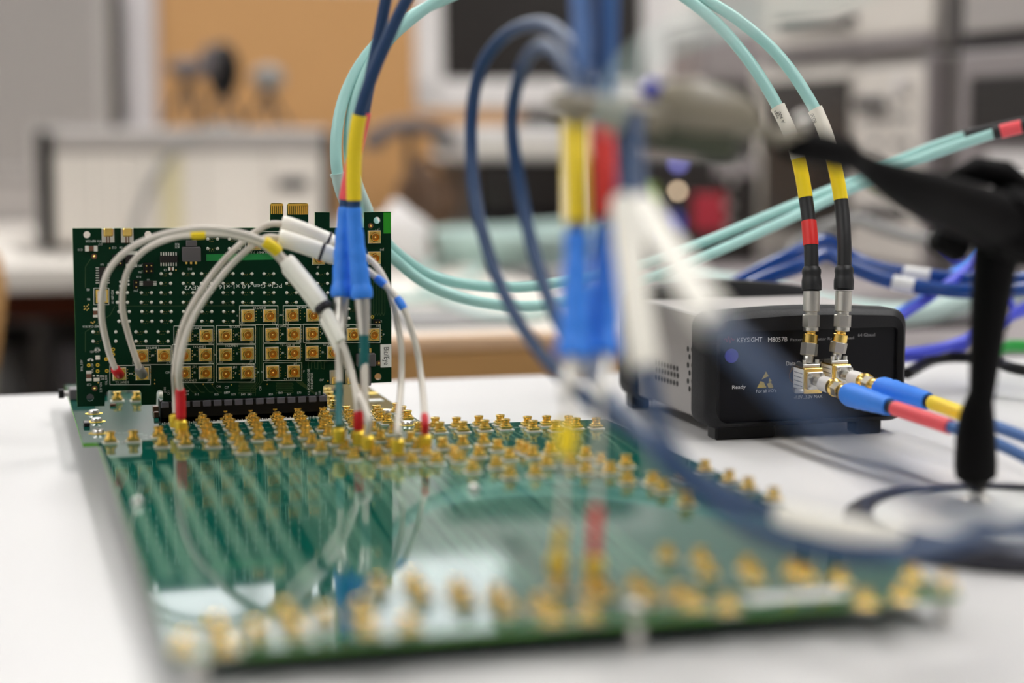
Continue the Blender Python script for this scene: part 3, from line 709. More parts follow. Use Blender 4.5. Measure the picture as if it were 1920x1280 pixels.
# flat square gold body with a round socket, facing the camera
cm.box((0, -1.0, 0), (6.0, 2.0, 6.0), None, .2)
cm.lathe([(2.6, 2.0), (2.5, 2.9), (2.2, 3.7), (1.9, 3.7), (1.5, 2.9), (1.45, 2.2), (.7, 2.15)], (0, 0, 0), (0, -1, 0), 24)
cm.lathe([(.45, 2), (.45, 2.9), (.2, 3.1)], (0, 0, 0), (0, -1, 0), 10)
for (x, y) in LANES:
    q = C3(x, y); pads.span((q.x-3.4, YS, q.z-3.3), (q.x+3.4, YS-.12, q.z+3.3))
    if mp is None: mp = cm.build('coax_connector', 'gold', cl, local=True); o = mp
    else: o = mp.copy(); col.objects.link(o)
    o.parent = cl; o.location = (q-ORG[cl.name])*MM
    if k_s is None: k_s = MB().lathe([(1.46, 2.2), (1.46, 2.26)], (0, 0, 0), (0, -1, 0), 20).lathe([(.42, 2.2), (.42, 2.9), (.2, 3.0)], (0, 0, 0), (0, -1, 0), 10).build('socket', 'gold_recess_shade', o, local=True)
    else: c_ = k_s.copy(); col.objects.link(c_); c_.parent = o
# solder balls in groups of four
dots = []
for ys_, xs_ in (((513, 531), (302, 320, 343.5, 362, 378, 396.5, 418.5, 437, 454.5, 472.5, 495, 513, 537.5, 555.5, 595, 614)),
                 ((548.5, 566.5), (220, 239, 265, 284, 302, 320, 343.5, 362, 378, 396.5, 418.5, 437, 455, 473, 495.5, 513.3, 537.6, 555.5, 595, 614.5)),
                 ((584, 602), (223, 242.5, 266, 285, 303, 321, 344, 362.5, 378.6, 397, 419.5, 437.5)),
                 ((622, 639.5), (174.5, 217, 255, 273.5, 296.5, 315)),
                 ((448, 466), (389.5, 408, 430, 449))):
    for y in ys_:
        for x in xs_: dots.append((x, y))
dots += [(654, y) for y in (579, 596.5)]
mb = MB()
for (x, y) in dots:
    q = C3(x, y); mb.lathe([(.85, 0), (.8, .35), (.5, .7), (.15, .82)], q, (0, -1, 0), 10)
mb.build('solder_balls', 'solder', cl)
for k in range(0, len(dots)-1, 2):
    (x, y), (x2, y2) = dots[k], dots[k+1]
    for u_ in (4.5, 9, 13.5):
        q = C3(x+u_, y+rr.choice((-1, 0, 1))); via.lathe([(.16, 0), (.16, .1)], q, (0, -1, 0), 6)
    for u_ in (3.8, 7.2, 10.8): 
        q = C3(x+u_*rr.choice((.9, 1.0)), y+4.2); via.lathe([(.13, 0), (.13, .1)], q, (0, -1, 0), 6)
for (x, y) in LANES[:31]:
    sgn = 1
    for k in (-8, -3, 3, 8):
        q = C3(x+15.5, y+k); via.lathe([(.26, 0), (.26, .12)], q, (0, -1, 0), 6)
        if rr.random() < .5: q = C3(x-15.5, y+k); via.lathe([(.22, 0), (.22, .12)], q, (0, -1, 0), 6)
for (x, y) in ((206, 465), (234, 465), (290, 712), (290, 719), (381, 720), (398, 720), (434, 721), (501, 720), (615, 714), (158, 574), (160, 578), (163, 574), (166, 578), (158, 580), (163, 581), (166, 571), (171, 604), (174, 606), (177, 603), (330, 506), (184, 717)):
    q = C3(x, y); via.lathe([(.38, 0), (.38, .14)], q, (0, -1, 0), 8)
for (x, y) in ((176.5, 480.5), (695, 423), (710, 680.5), (177.5, 728)):
    q = C3(x, y); via.lathe([(.55, 0), (.55, .5), (.2, .7)], q, (0, -1, 0), 10)
    MB().lathe([(1.4, 0), (1.4, .06)], q, (0, -1, 0), 16).build('test_point', 'brown_cap', cl)
via.build('vias', 'gold', cl, smooth=0)
# serpentine traces
mb = MB()
def tr(pts, w_=.35):
    for i in range(len(pts)-1):
        a = C3(*pts[i], .05); c = C3(*pts[i+1], .05); d_ = (c-a).normalized(); nn = Vector((d_.z, 0, -d_.x))*w_/2
        mb.add([a-nn, a+nn, c+nn, c-nn], [(0, 1, 2, 3)])
for (x0, y0) in ((448, 718), (518, 718)):
    for k in range(3): tr([(x0, y0+k*7), (x0+30, y0+k*7), (x0+32, y0+3.5+k*7), (x0, y0+3.5+k*7), (x0, y0+k*7+7)])
for k in range(7): tr([(482+k*4.5, 614), (482+k*4.5, 716), (470+k*4.5, 730), (470+k*4.5, 742)] if k < 3 else [(561+k*3.2-14, 600+k*5), (561+k*3.2-14, 716), (590, 742-k)])
for k in range(4): tr([(700+k*5.5, 500), (700+k*5.5, 586), (702.5+k*5.5, 592), (705+k*5.5, 586), (705+k*5.5, 500)])
for k in range(3): tr([(578+k*12, 678), (578+k*12, 690), (584+k*12, 692), (584+k*12, 678), (590+k*12, 678)])
for k in range(5): tr([(330+k*16, 718), (345+k*16, 735), (352+k*16, 735)])
tr([(215, 574), (207, 590), (160, 622), (160, 660)]); tr([(218, 574), (440, 573)]); tr([(170, 485), (160, 500), (160, 540)])
tag(mb.build('trace_pattern', 'trace_dark', cl, smooth=0), kind='stuff')
# silkscreen
def line(x0, y0, x1, y1, w_=.28):
    a = C3(x0, y0, .08); c = C3(x1, y1, .08); d_ = (c-a).normalized(); nn = Vector((d_.z, 0, -d_.x))*w_/2
    sk.add([a-nn, a+nn, c+nn, c-nn], [(0, 1, 2, 3)])
def rect(x0, y0, x1, y1):
    line(x0, y0, x1, y0); line(x1, y0, x1, y1); line(x1, y1, x0, y1); line(x0, y1, x0, y0)
for r_ in ((206, 685, 282, 721), (249, 648, 321, 683), (323, 646, 401, 681), (326, 611, 401, 645), (336, 682, 401, 717), (406, 610, 479, 644), (406, 646, 479, 681), (406, 683, 478, 716),
           (449, 573, 521, 608), (531, 573, 607, 608), (494, 609, 564, 642), (569, 607, 640, 642), (494, 644, 563, 676), (494, 680, 566, 713), (573, 644, 640, 676), (642, 608, 713, 642), (460, 434, 528, 478), (200, 449, 200.5, 450), (176, 540, 204, 571)):
    rect(*r_)
def ct(s_, x, y, px=4.4, rot=0, al='CENTER'):
    q = C3(x, y, .1); sz = px*.27
    u_, v_ = {0: (vu, vv), 180: (-vu, -vv), 90: (vv, -vu), 270: (-vv, vu)}[rot]
    sk.text(s_, q, u_, v_, sz, al, fit=len(s_)*px*.27*(.8 if len(s_) > 20 else .62))
for (n_, x, y) in ((0, 229, 718.5), (1, 286, 654), (2, 374, 652), (4, 366, 617), (3, 356, 715), (7, 442, 614.5), (5, 434, 650), (6, 465, 685), (8, 486, 579), (9, 529, 613.5), (10, 539, 648.5), (11, 546, 712.5)): ct('TX LANE %d' % n_, x, y)
ct('TX LANE', 566, 578); ct('TX LANE', 606, 613); ct('TX LANE', 614, 648); ct('TX LANE', 676, 614)
ct('TX LANE 0', 494, 471, rot=180); ct('J12', 474, 472, rot=180)
ct('PCIe Gen 4.0 x1-x16 CLB REV2', 438, 533.5, 8.2, 180)
for (s_, x, y) in (('J25', 393, 714), ('J30', 474, 713), ('J19', 316, 681), ('J26', 395, 644), ('J24', 395, 680), ('J33', 414, 644), ('J21', 365, 689), ('J23', 414, 680), ('J32', 472, 643), ('J27', 472, 678), ('J41', 455, 607), ('J35', 514, 607), ('J43', 538, 607), ('J36', 502, 641), ('J34', 559, 641), ('J45', 577, 640), ('J38', 502, 677), ('J40', 559, 676), ('J47', 577, 675), ('J31', 441, 690), ('J37', 554, 683), ('J38', 504, 713), ('J49', 652, 613), ('J48', 708, 612.5), ('J2', 714, 604), ('J9', 648, 690)): ct(s_, x, y, 4)
for (x, y) in LANES[:31:2]: ct('P', x+19.5, y+2, 4.2)
for (x, y) in LANES[1:31:2]: ct('N', x-19.5, y+2, 4.2)
for i, s_ in enumerate(('B10', 'B15', 'B25', 'B30', 'B35', 'B40', 'B45', 'B55', 'B60', 'B65', 'B70')): ct(s_, (350, 369, 406, 424, 438, 456, 468, 508, 526, 542, 561)[i], 741 - (i in (3, 8, 10))*3, 4.2)
ct('X16_PCIE CARD EDGE', 581, 741, 4.6, 90, 'LEFT'); ct('PCI EXPRESS', 587, 729, 4.6, 90, 'LEFT')
for (s_, x, y, r_) in (('C47', 603, 714, 0), ('R101', 595, 740, 90), ('R100', 601, 738, 90), ('C38', 490, 728, 90), ('C37', 425, 728, 0), ('R99', 427, 737, 0), ('C46', 410, 726, 0), ('J107', 350, 735, 0), ('C29', 314, 700, 0), ('J101', 311, 730, 90), ('C13', 318, 736, 90),
                       ('REF CLK', 170, 450, 180), ('X16', 186, 450, 180), ('J17', 188, 456, 180), ('C11', 150, 466, 180), ('C12', 214, 462, 180), ('C4', 227, 462, 180), ('J16', 257, 450, 180), ('C5', 262, 458, 180), ('J83', 225, 473, 180), ('J84', 205, 493, 180), ('U1', 191, 494, 180), ('J85', 263, 496, 180), ('J90', 263, 508, 180), ('R75', 332, 461, 180), ('R32', 332, 456, 180),
                       ('SW2', 356, 502, 180), ('C8', 310, 504, 180), ('U5', 278, 523, 180), ('J91', 254, 543, 180), ('R10', 260, 517, 180), ('R5', 165, 541, 180), ('R6', 166, 559, 180), ('X1 REF CLK', 213, 556, 90), ('REF CLK X16', 170, 610, 180), ('R89', 182, 651, 180), ('12V ON', 177, 661, 0), ('R87', 169, 671, 180), ('X16_3.3V', 155, 685, 90), ('X16_12V', 175, 690, 90), ('X16_GND', 201, 712, 90), ('D4', 192, 712, 0), ('C23', 167, 719, 180), ('3.3V ON', 191, 726, 90), ('R88', 191, 703, 180),
                       ('J11', 707, 429, 180), ('J10', 716, 466, 180), ('J8', 596, 499, 180), ('J7', 574, 474, 180), ('C22', 538, 452, 90), ('D2', 414, 500, 180), ('U4', 248, 500, 180)):
    ct(s_, x, y, 4.2, r_)
tag(sk.build('silkscreen', 'silk', cl, smooth=0), kind='stuff')
tag(pads.build('solder_pads', 'solder', cl, smooth=0), kind='stuff')
# chips and small components
def comp(name, x0, y0, x1, y1, h, m, ch=.15, leads=None):
    c_ = crect(MB(), x0, y0, x1, y1, .05, h, ch).build(name, m, cl)
    if leads:
        mb = MB(); n_, side = leads
        for i in range(n_):
            if side == 'v':
                y = y0+2+(y1-y0-4)*i/(n_-1)
                crect(mb, x0-6.5, y-1, x0, y+1, .03, .4); crect(mb, x1, y-1, x1+6.5, y+1, .03, .4)
            else:
                x = x0+2+(x1-x0-4)*i/(n_-1)
                crect(mb, x-1, y0-6.5, x+1, y0, .03, .4); crect(mb, x-1, y1, x+1, y1+6.5, .03, .4)
        mb.build('leads', 'solder', c_, smooth=0)
    return c_
comp('chip', 186, 500, 199, 532, 1.6, 'chip', leads=(7, 'v'))
comp('chip', 300, 479, 332, 492, 1.6, 'chip', leads=(7, 'h'))
comp('chip', 235, 477, 258, 494, 1.4, 'chip', leads=(9, 'h'))
comp('chip', 268, 526, 287, 536, 1.2, 'chip', leads=(3, 'v'))
def header(x0, y0, x1, y1, nx, ny):
    h_ = comp('pin_header', x0, y0, x1, y1, 2.2, 'black_plastic'); mb = MB()
    for i in range(nx):
        for j in range(ny):
            q = C3(x0+(x1-x0)*(i+.5)/nx, y0+(y1-y0)*(j+.5)/ny, 2); mb.box(q+Vector((0, -.8, 0)), (.6, 2, .6))
    mb.build('pins', 'gold', h_)
header(211, 477, 230, 498, 2, 2); header(269, 492, 287, 512, 2, 2); header(250, 524, 259, 541, 1, 2); header(699, 598, 712, 607, 2, 1); header(560, 463, 577, 473, 2, 1)
def toggle(x0, y0, x1, y1, up):
    s_ = comp('slide_switch', x0, y0, x1, y1, 4, 'grey_plastic', .4)
    mb = MB(); xm_ = (x0+x1)/2
    if up: crect(mb, xm_-10, y0-12, xm_+10, y0, .8, 3.2, .3)
    else: crect(mb, xm_-9, y1, xm_+9, y1+36, .8, 3.2, .3)
    mb.build('lever', 'grey_plastic', s_)
    mb = MB()
    for k in (-9, 0, 9): crect(mb, xm_+k-2, y1-2 if up else y0-9, xm_+k+2, y1+5 if up else y0, .05, 1.4, .2)
    mb.build('pins', 'gold', s_); return s_
toggle(341, 462, 375, 490, True); toggle(667, 661, 702, 686, False)
for x0 in (191, 227):
    e = crect(MB(), x0, 427.5, x0+23, 455, .05, 1.0, .2).build('edge_connector_frame', 'silver', cl)
    crect(MB(), x0+3, 427.2, x0+20, 443, 1.0, 3.4, .5).build('edge_connector', 'gold', e)
    mb = MB(); crect(mb, x0+8, 443, x0+10, 455, .8, 1.4); crect(mb, x0+13, 443, x0+15, 455, .8, 1.4); mb.build('pins', 'brown_cap', e)
for x0 in (618, 647):
    e = crect(MB(), x0, 693, x0+17, 719, .05, 1.0, .2).build('edge_connector_frame', 'silver', cl)
    crect(MB(), x0+3, 705, x0+16, 720, 1.0, 3.4, .5).build('edge_connector', 'gold', e)
e = comp('crystal_oscillator', 180, 542, 202, 568, 1.2, 'gold'); crect(MB(), 183, 545, 199, 565, 1.2, 1.6, .2).build('metal_lid', 'silver', e)
def cap(x0, y0, x1, y1):
    v_ = (y1-y0) > (x1-x0); e = comp('capacitor', x0, y0, x1, y1, 1.6, 'brown_cap')
    mb = MB()
    if v_: crect(mb, x0-.5, y0-.5, x1+.5, y0+(y1-y0)*.28, .03, 1.8, .1); crect(mb, x0-.5, y1-(y1-y0)*.28, x1+.5, y1+.5, .03, 1.8, .1)
    else: crect(mb, x0-.5, y0-.5, x0+(x1-x0)*.28, y1+.5, .03, 1.8, .1); crect(mb, x1-(x1-x0)*.28, y0-.5, x1+.5, y1+.5, .03, 1.8, .1)
    mb.build('end_caps', 'solder', e)
cap(160, 461, 182, 470.5); cap(175, 577, 182, 594); cap(162, 695, 171, 713); cap(316, 501, 325, 506)
for (x, y, w_, h_, m_) in ((183, 670, 8, 8, 'sleeve_cream'), (181, 711, 11, 7, 'sleeve_cream'), (414, 493, 7, 7, 'sleeve_cream'), (179, 656, 4, 3, 'solder'), (186, 656, 4, 3, 'solder'), (166, 675, 4, 3, 'solder'), (173, 675, 4, 3, 'solder'),
                          (176, 704, 4, 3, 'solder'), (183, 704, 4, 3, 'solder'), (548, 463, 8, 6, 'sleeve_cream'), (241, 520, 3, 4, 'solder'), (241, 526, 3, 4, 'solder'), (241, 533, 3, 4, 'solder'), (225, 528, 3, 4, 'solder'), (225, 536, 3, 4, 'solder')):
    comp('component', x-w_/2, y-h_/2, x+w_/2, y+h_/2, .8, m_, .1)
for (x, y) in ((166.5, 684.5), (183, 684), (183, 695.5), (200.5, 695), (212, 655), (212, 664), (212, 673), (199, 673), (698, 594)):
    q = C3(x, y); mb = MB(); mb.lathe([(.95, .02), (.95, .1)], q, (0, -1, 0), 14); mb.build('test_pad', 'gold_pad', cl)
    MB().lathe([(.4, .1), (.4, .14)], q, (0, -1, 0), 10).build('test_hole', 'hole_dark', cl)
    if (x, y) == (166.5, 684.5): pass
crect(MB(), 713.5, 645, 733.5, 688.5, .02, .25).build('sticker', 'white_paper', cl, smooth=0)
MB().text('BitifEye', C3(719.5, 650, .3), (0, 0, -1), (1, 0, 0), 3.0, fit=9.3).build('sticker_text', 'text_black', cl, smooth=0)

# ================================================================ black-fronted instrument
YK0 = 868.0
bx = thing('test_instrument', (415, 940, 0), 'compact grey instrument with a black rubber-framed front panel on the white bench', 'test instrument')
q0 = PY(1303, 604, YK0+16); q1 = PY(1704, 604, YK0); zb0 = PY(1330, 806, YK0).z; zt0 = PY(1600, 582, YK0).z
XA, XB = q0.x, q1.x; zb0 = max(zb0, 4.5)
def rrect(x0, x1, z0, z1, r_, n_=6, bow=0):
    pts = []
    for (cx_, cz_, a0) in ((x1-r_, z1-r_, 0), (x0+r_, z1-r_, 90), (x0+r_, z0+r_, 180), (x1-r_, z0+r_, 270)):
        for i in range(n_+1):
            a_ = R(a0+90*i/n_); pts.append([cx_+r_*math.cos(a_), cz_+r_*math.sin(a_)])
        if a0 == 0:
            for i in range(1, 8): u_ = i/8; pts.append([x1-r_-(x1-x0-2*r_)*u_, z1+bow*math.sin(math.pi*u_)])
    return pts
def loft(mb, rings, cap=True):
    n_ = len(rings[0]); vs = [v for r_ in rings for v in r_]; fs = []
    for i in range(len(rings)-1):
        for k in range(n_):
            a = i*n_+k; c = i*n_+(k+1) % n_; fs.append((a, c, c+n_, a+n_))
    if cap: fs.append(tuple(range(n_))); fs.append(tuple((len(rings)-1)*n_+k for k in range(n_)))
    return mb.add(vs, fs)
def ring(x0, x1, z0, z1, r_, Y, bow=0): return [Vector((p[0], Y, p[1])) for p in rrect(x0, x1, z0, z1, r_, 6, bow)]
iz0, iz1 = PY(1600, 783, YK0).z, PY(1600, 615, YK0).z; ix0, ix1 = PY(1350, 700, YK0).x, PY(1682, 700, YK0).x
mb = MB()
loft(mb, [ring(ix0, ix1, iz0, iz1, 3, YK0+3), ring(ix0, ix1, iz0, iz1, 3, YK0), ring(XA+5, XB-4, zb0+3, zt0-3, 8, YK0-2.2, 1.5), ring(XA+1.5, XB-1.5, zb0+.8, zt0-.8, 8, YK0+.5, 2), ring(XA, XB, zb0, zt0, 8, YK0+4, 2), ring(XA, XB, zb0, zt0, 8, YK0+20, 2), ring(XA+2, XB-2, zb0+2, zt0-2, 7, YK0+21, 2)])
mb.build('front_bumper', 'rubber', bx, smooth=45)
MB().span((ix0, YK0+2, iz0), (ix1, YK0+3, iz1)).build('front_panel', 'panel_black', bx)
gx0, gx1, gz0, gz1 = XA+3.5, XB-3.5, zb0+3, zt0-2
YE = 1000
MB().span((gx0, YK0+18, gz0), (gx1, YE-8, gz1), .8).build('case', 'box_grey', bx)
mb = MB()
loft(mb, [ring(XA+1, XB-1, zb0+1, zt0, 8, YE-22, 2), ring(XA-.5, XB, zb0-.5, zt0+3, 9, YE-20, 4), ring(XA-.5, XB, zb0-.5, zt0+3, 9, YE+2, 4), ring(XA+4, XB-4, zb0+4, zt0-2, 7, YE+6, 3)])
mb.build('rear_bumper', 'rubber', bx, smooth=45)
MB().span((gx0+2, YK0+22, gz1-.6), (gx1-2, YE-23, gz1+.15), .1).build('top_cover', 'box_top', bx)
for (x, y, w_) in ((XA+14, YK0+9, 34), (XB-21, YK0+6, 15), (XA+8, YE-10, 12), (XB-16, YE-10, 12)):
    MB().span((x-6 if w_ == 34 else x-w_/2, y-4, 0), (x-6+w_ if w_ == 34 else x+w_/2, y+8, zb0+2), 1).build('foot', 'black_plastic', bx)
# vent holes in the left side
mb = MB()
def sidehole(x, y):
    q = PX(x, y, gx0-.05); mb.lathe([(1.55, 0), (1.55, .08)], q, (-1, 0, 0), 12)
for row, y in enumerate((679, 692, 707)):
    for k in range(8): sidehole(1228.5+k*5.9+(3 if row == 1 else 0)-(2 if row == 1 else 0), y+k*1.7)
for k in range(6): sidehole((1290, 1293)[k % 2], 654+k*15)
for k in range(3): sidehole(1298, 655+k*30)
mb.build('vent_holes', 'hole_dark', bx, smooth=0)
# front panel printing
def K3(x, y, o=.2): q = PY(x, y, YK0+2); return Vector((q.x, YK0+2-o, q.z))
def ktext(mb, s_, x, y, px, x1, bold=0): mb.text(s_, K3(x, y), vu, vv, px*.285, bold=bold, fit=K3(x1, y).x-K3(x, y).x)
mb = MB(); ktext(mb, 'KEYSIGHT', 1381, 642, 9, 1428); ktext(mb, 'M8057B', 1439, 641, 9, 1475)
ktext(mb, 'Data Out', 1473, 685, 8, 1508); ktext(mb, 'Data Out', 1527, 684, 8, 1562); ktext(mb, 'Ready', 1372, 729, 7, 1397); ktext(mb, "For all I/O's", 1417, 736, 6.2, 1455); ktext(mb, '-1.0V...3.3V MAX', 1488, 748, 6.6, 1541)
mb.span(K3(1528, 674.5, .1), K3(1562, 673.3, .2))
mb.build('panel_print', 'text_white', bx, smooth=0)
mb = MB(); ktext(mb, 'Pattern Generator Remote Head', 1481, 639.5, 5.5, 1600); ktext(mb, '64 Gbaud', 1608, 631, 6.4, 1640)
mb.build('panel_print', 'text_grey', bx, smooth=0)
mb = MB(); a = K3(1604, 635); 
pts = [(1357, 637), (1361, 634), (1363, 641), (1366, 630), (1369, 643), (1371, 633), (1374, 638), (1377, 636)]
for i in range(len(pts)-1):
    a = K3(*pts[i]); c = K3(*pts[i+1]); d_ = (c-a).normalized(); nn = Vector((d_.z, 0, -d_.x))*.22; mb.add([a-nn, a+nn, c+nn, c-nn], [(0, 1, 2, 3)])
mb.build('logo_mark', 'text_red', bx, smooth=0)
MB().lathe([(3.7, 0), (3.7, .9), (3.3, 1.1)], K3(1371, 666.5, 0), (0, -1, 0), 28).build('indicator_lens', 'button_violet', bx)
mb = MB(); T = lambda *p: mb.add([K3(*q) for q in p], [tuple(range(len(p)))])
T((1436, 696), (1428, 711), (1436, 707), (1441, 705)); T((1442, 708), (1447, 714), (1441, 716)); T((1419, 727), (1426, 714), (1432, 716), (1437, 726)); T((1438, 719), (1444, 716), (1450, 727), (1441, 727))
T((1444, 713), (1450, 725), (1447, 726))
mb.build('warning_symbol', 'esd_yellow', bx, smooth=0)
for (x, y) in ((1488, 702), (1548, 700)):
    q = K3(x, y, 0); MB().lathe([(4.6, 0), (4.6, 4), (4.0, 4), (4.0, .5)], q, (0, -1, 0), 24).build('output_port', 'gold', bx)
    MB().lathe([(3.9, .5), (3.9, .6)], q, (0, -1, 0), 20).build('port_core', 'hole_dark', bx)

# bias blocks with vertical adapters and the cables that leave them
def vert(name, lab, pts, black_t, bx0, by0, dd):
    # pts: aqua route (px,py,d); then label, yellow sleeve, black shrink
    t = thing(name, P(bx0, 690, dd), lab, 'cable')
    f = spline([P(*p) for p in pts]); n_ = len(pts)-1
    return t, f, n_
def stackprof(f, y0, y1, x0, x1, d, r):  # straight cylinder between two pixels
    return MB().lathe([(r, 0), (r, (P(x1, y1, d)-P(x0, y0, d)).length)], P(x0, y0, d), P(x1, y1, d)-P(x0, y0, d), 20)
def upcable(lab, pts, xt, xb, red, D):
    t, f, n_ = vert('coax_cable', lab, pts, None, xb, 690, D)
    MB().tube(run(f, 0, 4.0, 60), 3.15, 14).build('jacket', 'aqua', t)
    lb = MB().tube(run(f, 4.0, 5.2, 14), [4.1, 3.9]+[3.8]*13, 14).build('label_sleeve', 'sleeve_cream', t)
    MB().tube(run(f, 5.1, 6.05, 10), 3.75, 14).build('colour_sleeve', 'yellow', t)
    MB().tube(run(f, 6.0, 7.6, 14), 3.7, 14).build('shrink_tube', 'shrink_black', t)
    if red: MB().tube(run(f, 6.55, 7.05, 8), 4.0, 14).build('marker_band', 'red', t)
    ppts = run(f, 7.5, 8, 8); MB().tube(ppts, [4.0, 4.9, 5.0, 4.7, 4.9, 5.2, 5.2, 5.2, 5.1], 16).build('strain_relief', 'shrink_black', t)
    tx = MB(); 
    for i, s_ in enumerate(('rger|004 A', '0008')[0 if red else 1].split('|')):
        a = f(4.06+.05*i); c = f(5.0); u_ = (c-a).normalized(); fr = -ray(xb, 300).normalized(); v_ = u_.cross(fr).normalized()*-1
        tx.text(s_, a+fr*4.15+v_*(1.8-2.1*i)*-.9, u_, -v_, 1.9)
    tx.build('label_print', 'text_black', lb, smooth=0)
    # connector chain straight down
    segs = [('connector_shell', 545, 584, 4.3, 'steel', 24), ('neck', 584, 590, 3.1, 'steel', 20), ('hex_nut', 590, 613, 4.5, 'steel', 6), ('ring', 613, 621, 3.9, 'silver', 24)]
    for (nm, ya_, yb_, r_, m_, k_) in segs:
        L = (ya_-yb_)*-1*D/FPX; MB().lathe([(r_*.93, 0), (r_, .25), (r_, L-.25), (r_*.93, L)], P(xt+(xb-xt)*(ya_-545)/145, ya_, D), P(xb, 690, D)-P(xt, 545, D), k_).build(nm, m_, t)
    return t
upcable('aqua cable with a red band ending upright on the instrument, left of the pair',
   [(1180, -70, 985), (1260, -22, 975), (1340, 40, 965), (1405, 115, 955), (1458, 200, 950), (1492, 280, 948), (1510, 366, 947), (1520, 455, 942), (1522, 544, 940)], 1522, 1519, True, 940)
upcable('aqua cable without a red band ending upright on the instrument, right of the pair',
   [(1200, -75, 985), (1290, -20, 975), (1385, 38, 962), (1465, 110, 955), (1528, 205, 950), (1557, 280, 948), (1576, 370, 947), (1583, 455, 942), (1582, 542, 940)], 1582, 1576, False, 940)
def block(lab, x0, x1, y0, y1, D, xv, ya_):
    q = P((x0+x1)/2, (y0+y1)/2, D); W_ = 10.4; H_ = (y1-y0)*D/FPX; DEP = 14
    t = thing('bias_tee', q-Vector((0, 0, H_/2)), lab, 'connector block', 'gold connector blocks on the instrument')
    MB().box(q+Vector((0, DEP/2, 0)), (W_, DEP, H_), None, .3).build('body', 'gold', t)
    l_ = MB().box(q+Vector((-W_/2-.15, DEP/2-.5, .6)), (.25, DEP-2, H_-2.6)).build('label_plate', 'white_paper', t)
    mb = MB()
    for k in range(4): mb.box(q+Vector((-W_/2-.3, DEP/2-.5, H_*.28-k*2.2)), (.05, DEP-4, .5))
    mb.build('label_print', 'text_grey', l_, smooth=0)
    MB().box(q+Vector((.4, -.9, .3)), (8.6, 1.8, 9), None, .3).build('front_flange', 'silver', t)
    MB().box(q+Vector((0, DEP/2, H_/2+.9)), (W_-1, DEP-4, 1.8), None, .3).build('top_flange', 'silver', t)
    for (dx, dz) in ((-3.2, 3.2), (3.6, 3.2), (-3.2, -3), (3.6, -3)): MB().lathe([(1.15, 1.8), (1.15, 3.0), (.7, 3.2)], q+Vector((.4+dx-.2, 0, dz)), (0, -1, 0), 12).build('screw', 'silver', t)
    for dx in (-3.6, 3.6): MB().lathe([(1.1, 0), (1.1, 2.4)], q+Vector((dx, 3.5, H_/2+1.6)), (0, 0, 1), 12).build('screw', 'silver', t)
    MB().lathe([(1.3, 0), (1.3, 4), (.9, 4.6)], q+Vector((-W_/2, 1.5, -H_/2+1.5)), (-1, 0, 0), 12).build('side_pin', 'silver', t)
    top = q+Vector((0, DEP/2, H_/2+1.8)); tp = P(xv, 621, 940); d_ = tp-top; L = d_.length
    for (nm, a_, c_, r_, m_, k_) in (('stem', 0, .24, 2.6, 'silver', 20), ('hex_nut', .24, .62, 4.5, 'steel', 6), ('gold_sleeve', .62, .9, 4.0, 'gold', 24), ('gold_neck', .9, 1.0, 2.7, 'gold', 20)):
        MB().lathe([(r_*.93, 0), (r_, .3), (r_, L*(c_-a_)-.3), (r_*.93, L*(c_-a_))], top+d_*a_, d_, k_).build(nm, m_, t)
    return q
qa = block('gold connector block with a white label plate, nearer of the two on the instrument front', 1507, 1543, 690, 738, 933, 1520.5, 0)
qb = block('gold connector block half hidden behind the nearer one on the instrument front', 1561, 1595, 683, 722, 935, 1577.5, 0)
def outcable(lab, pts, band, start):
    f = spline([start+Vector((.4, -3, 0))]+[P(*p) for p in pts]); t = thing('coax_cable', f(0), lab, 'cable')
    MB().tube(run(f, 0, .45, 5), 2.4, 16).build('connector_stem', 'silver', t)
    MB().tube(run(f, .45, 1.0, 5), 4.0, 16).build('connector_sleeve', 'bezel_white', t)
    MB().tube(run(f, 1.0, 1.35, 4), [3.4, 4.6, 4.6, 4.6, 3.2], 16).build('gold_ring', 'gold', t)
    MB().tube(run(f, 1.35, 1.7, 4), 4.2, 6).build('hex_nut', 'steel', t)
    MB().tube(run(f, 1.7, 2.05, 4), [3.4, 4.4, 4.4, 4.4, 3.6], 16).build('gold_ring', 'gold', t)
    MB().tube(run(f, 2.0, 3.0, 12), [5.4, 6.0, 6.1, 5.6, 6.0, 5.5, 5.6, 5.2, 5.3, 4.9, 4.8, 4.6, 4.2], 18).build('boot', 'boot_blue', t)
    MB().tube(run(f, 3.0, 3.12, 2), 3.1, 16).build('collar', 'tie_black', t)
    MB().tube(run(f, 3.1, 4.0, 10), 3.6, 16).build('colour_sleeve', band, t)
    MB().tube(run(f, 3.98, len(pts), 30), 2.8, 14).build('jacket', 'navy_light', t)
outcable('blue-booted cable with a coral red sleeve leaving the nearer gold block toward the right', [(1560, 724, 915), (1590, 738, 898), (1668, 762, 860), (1782, 800, 820), (1850, 822, 800), (1950, 870, 775)], 'coral', qa)
outcable('blue-booted cable with a yellow sleeve leaving the farther gold block toward the right', [(1617, 714, 915), (1650, 727, 898), (1740, 752, 870), (1812, 778, 835), (1870, 800, 815), (1950, 830, 790)], 'yellow', qb)

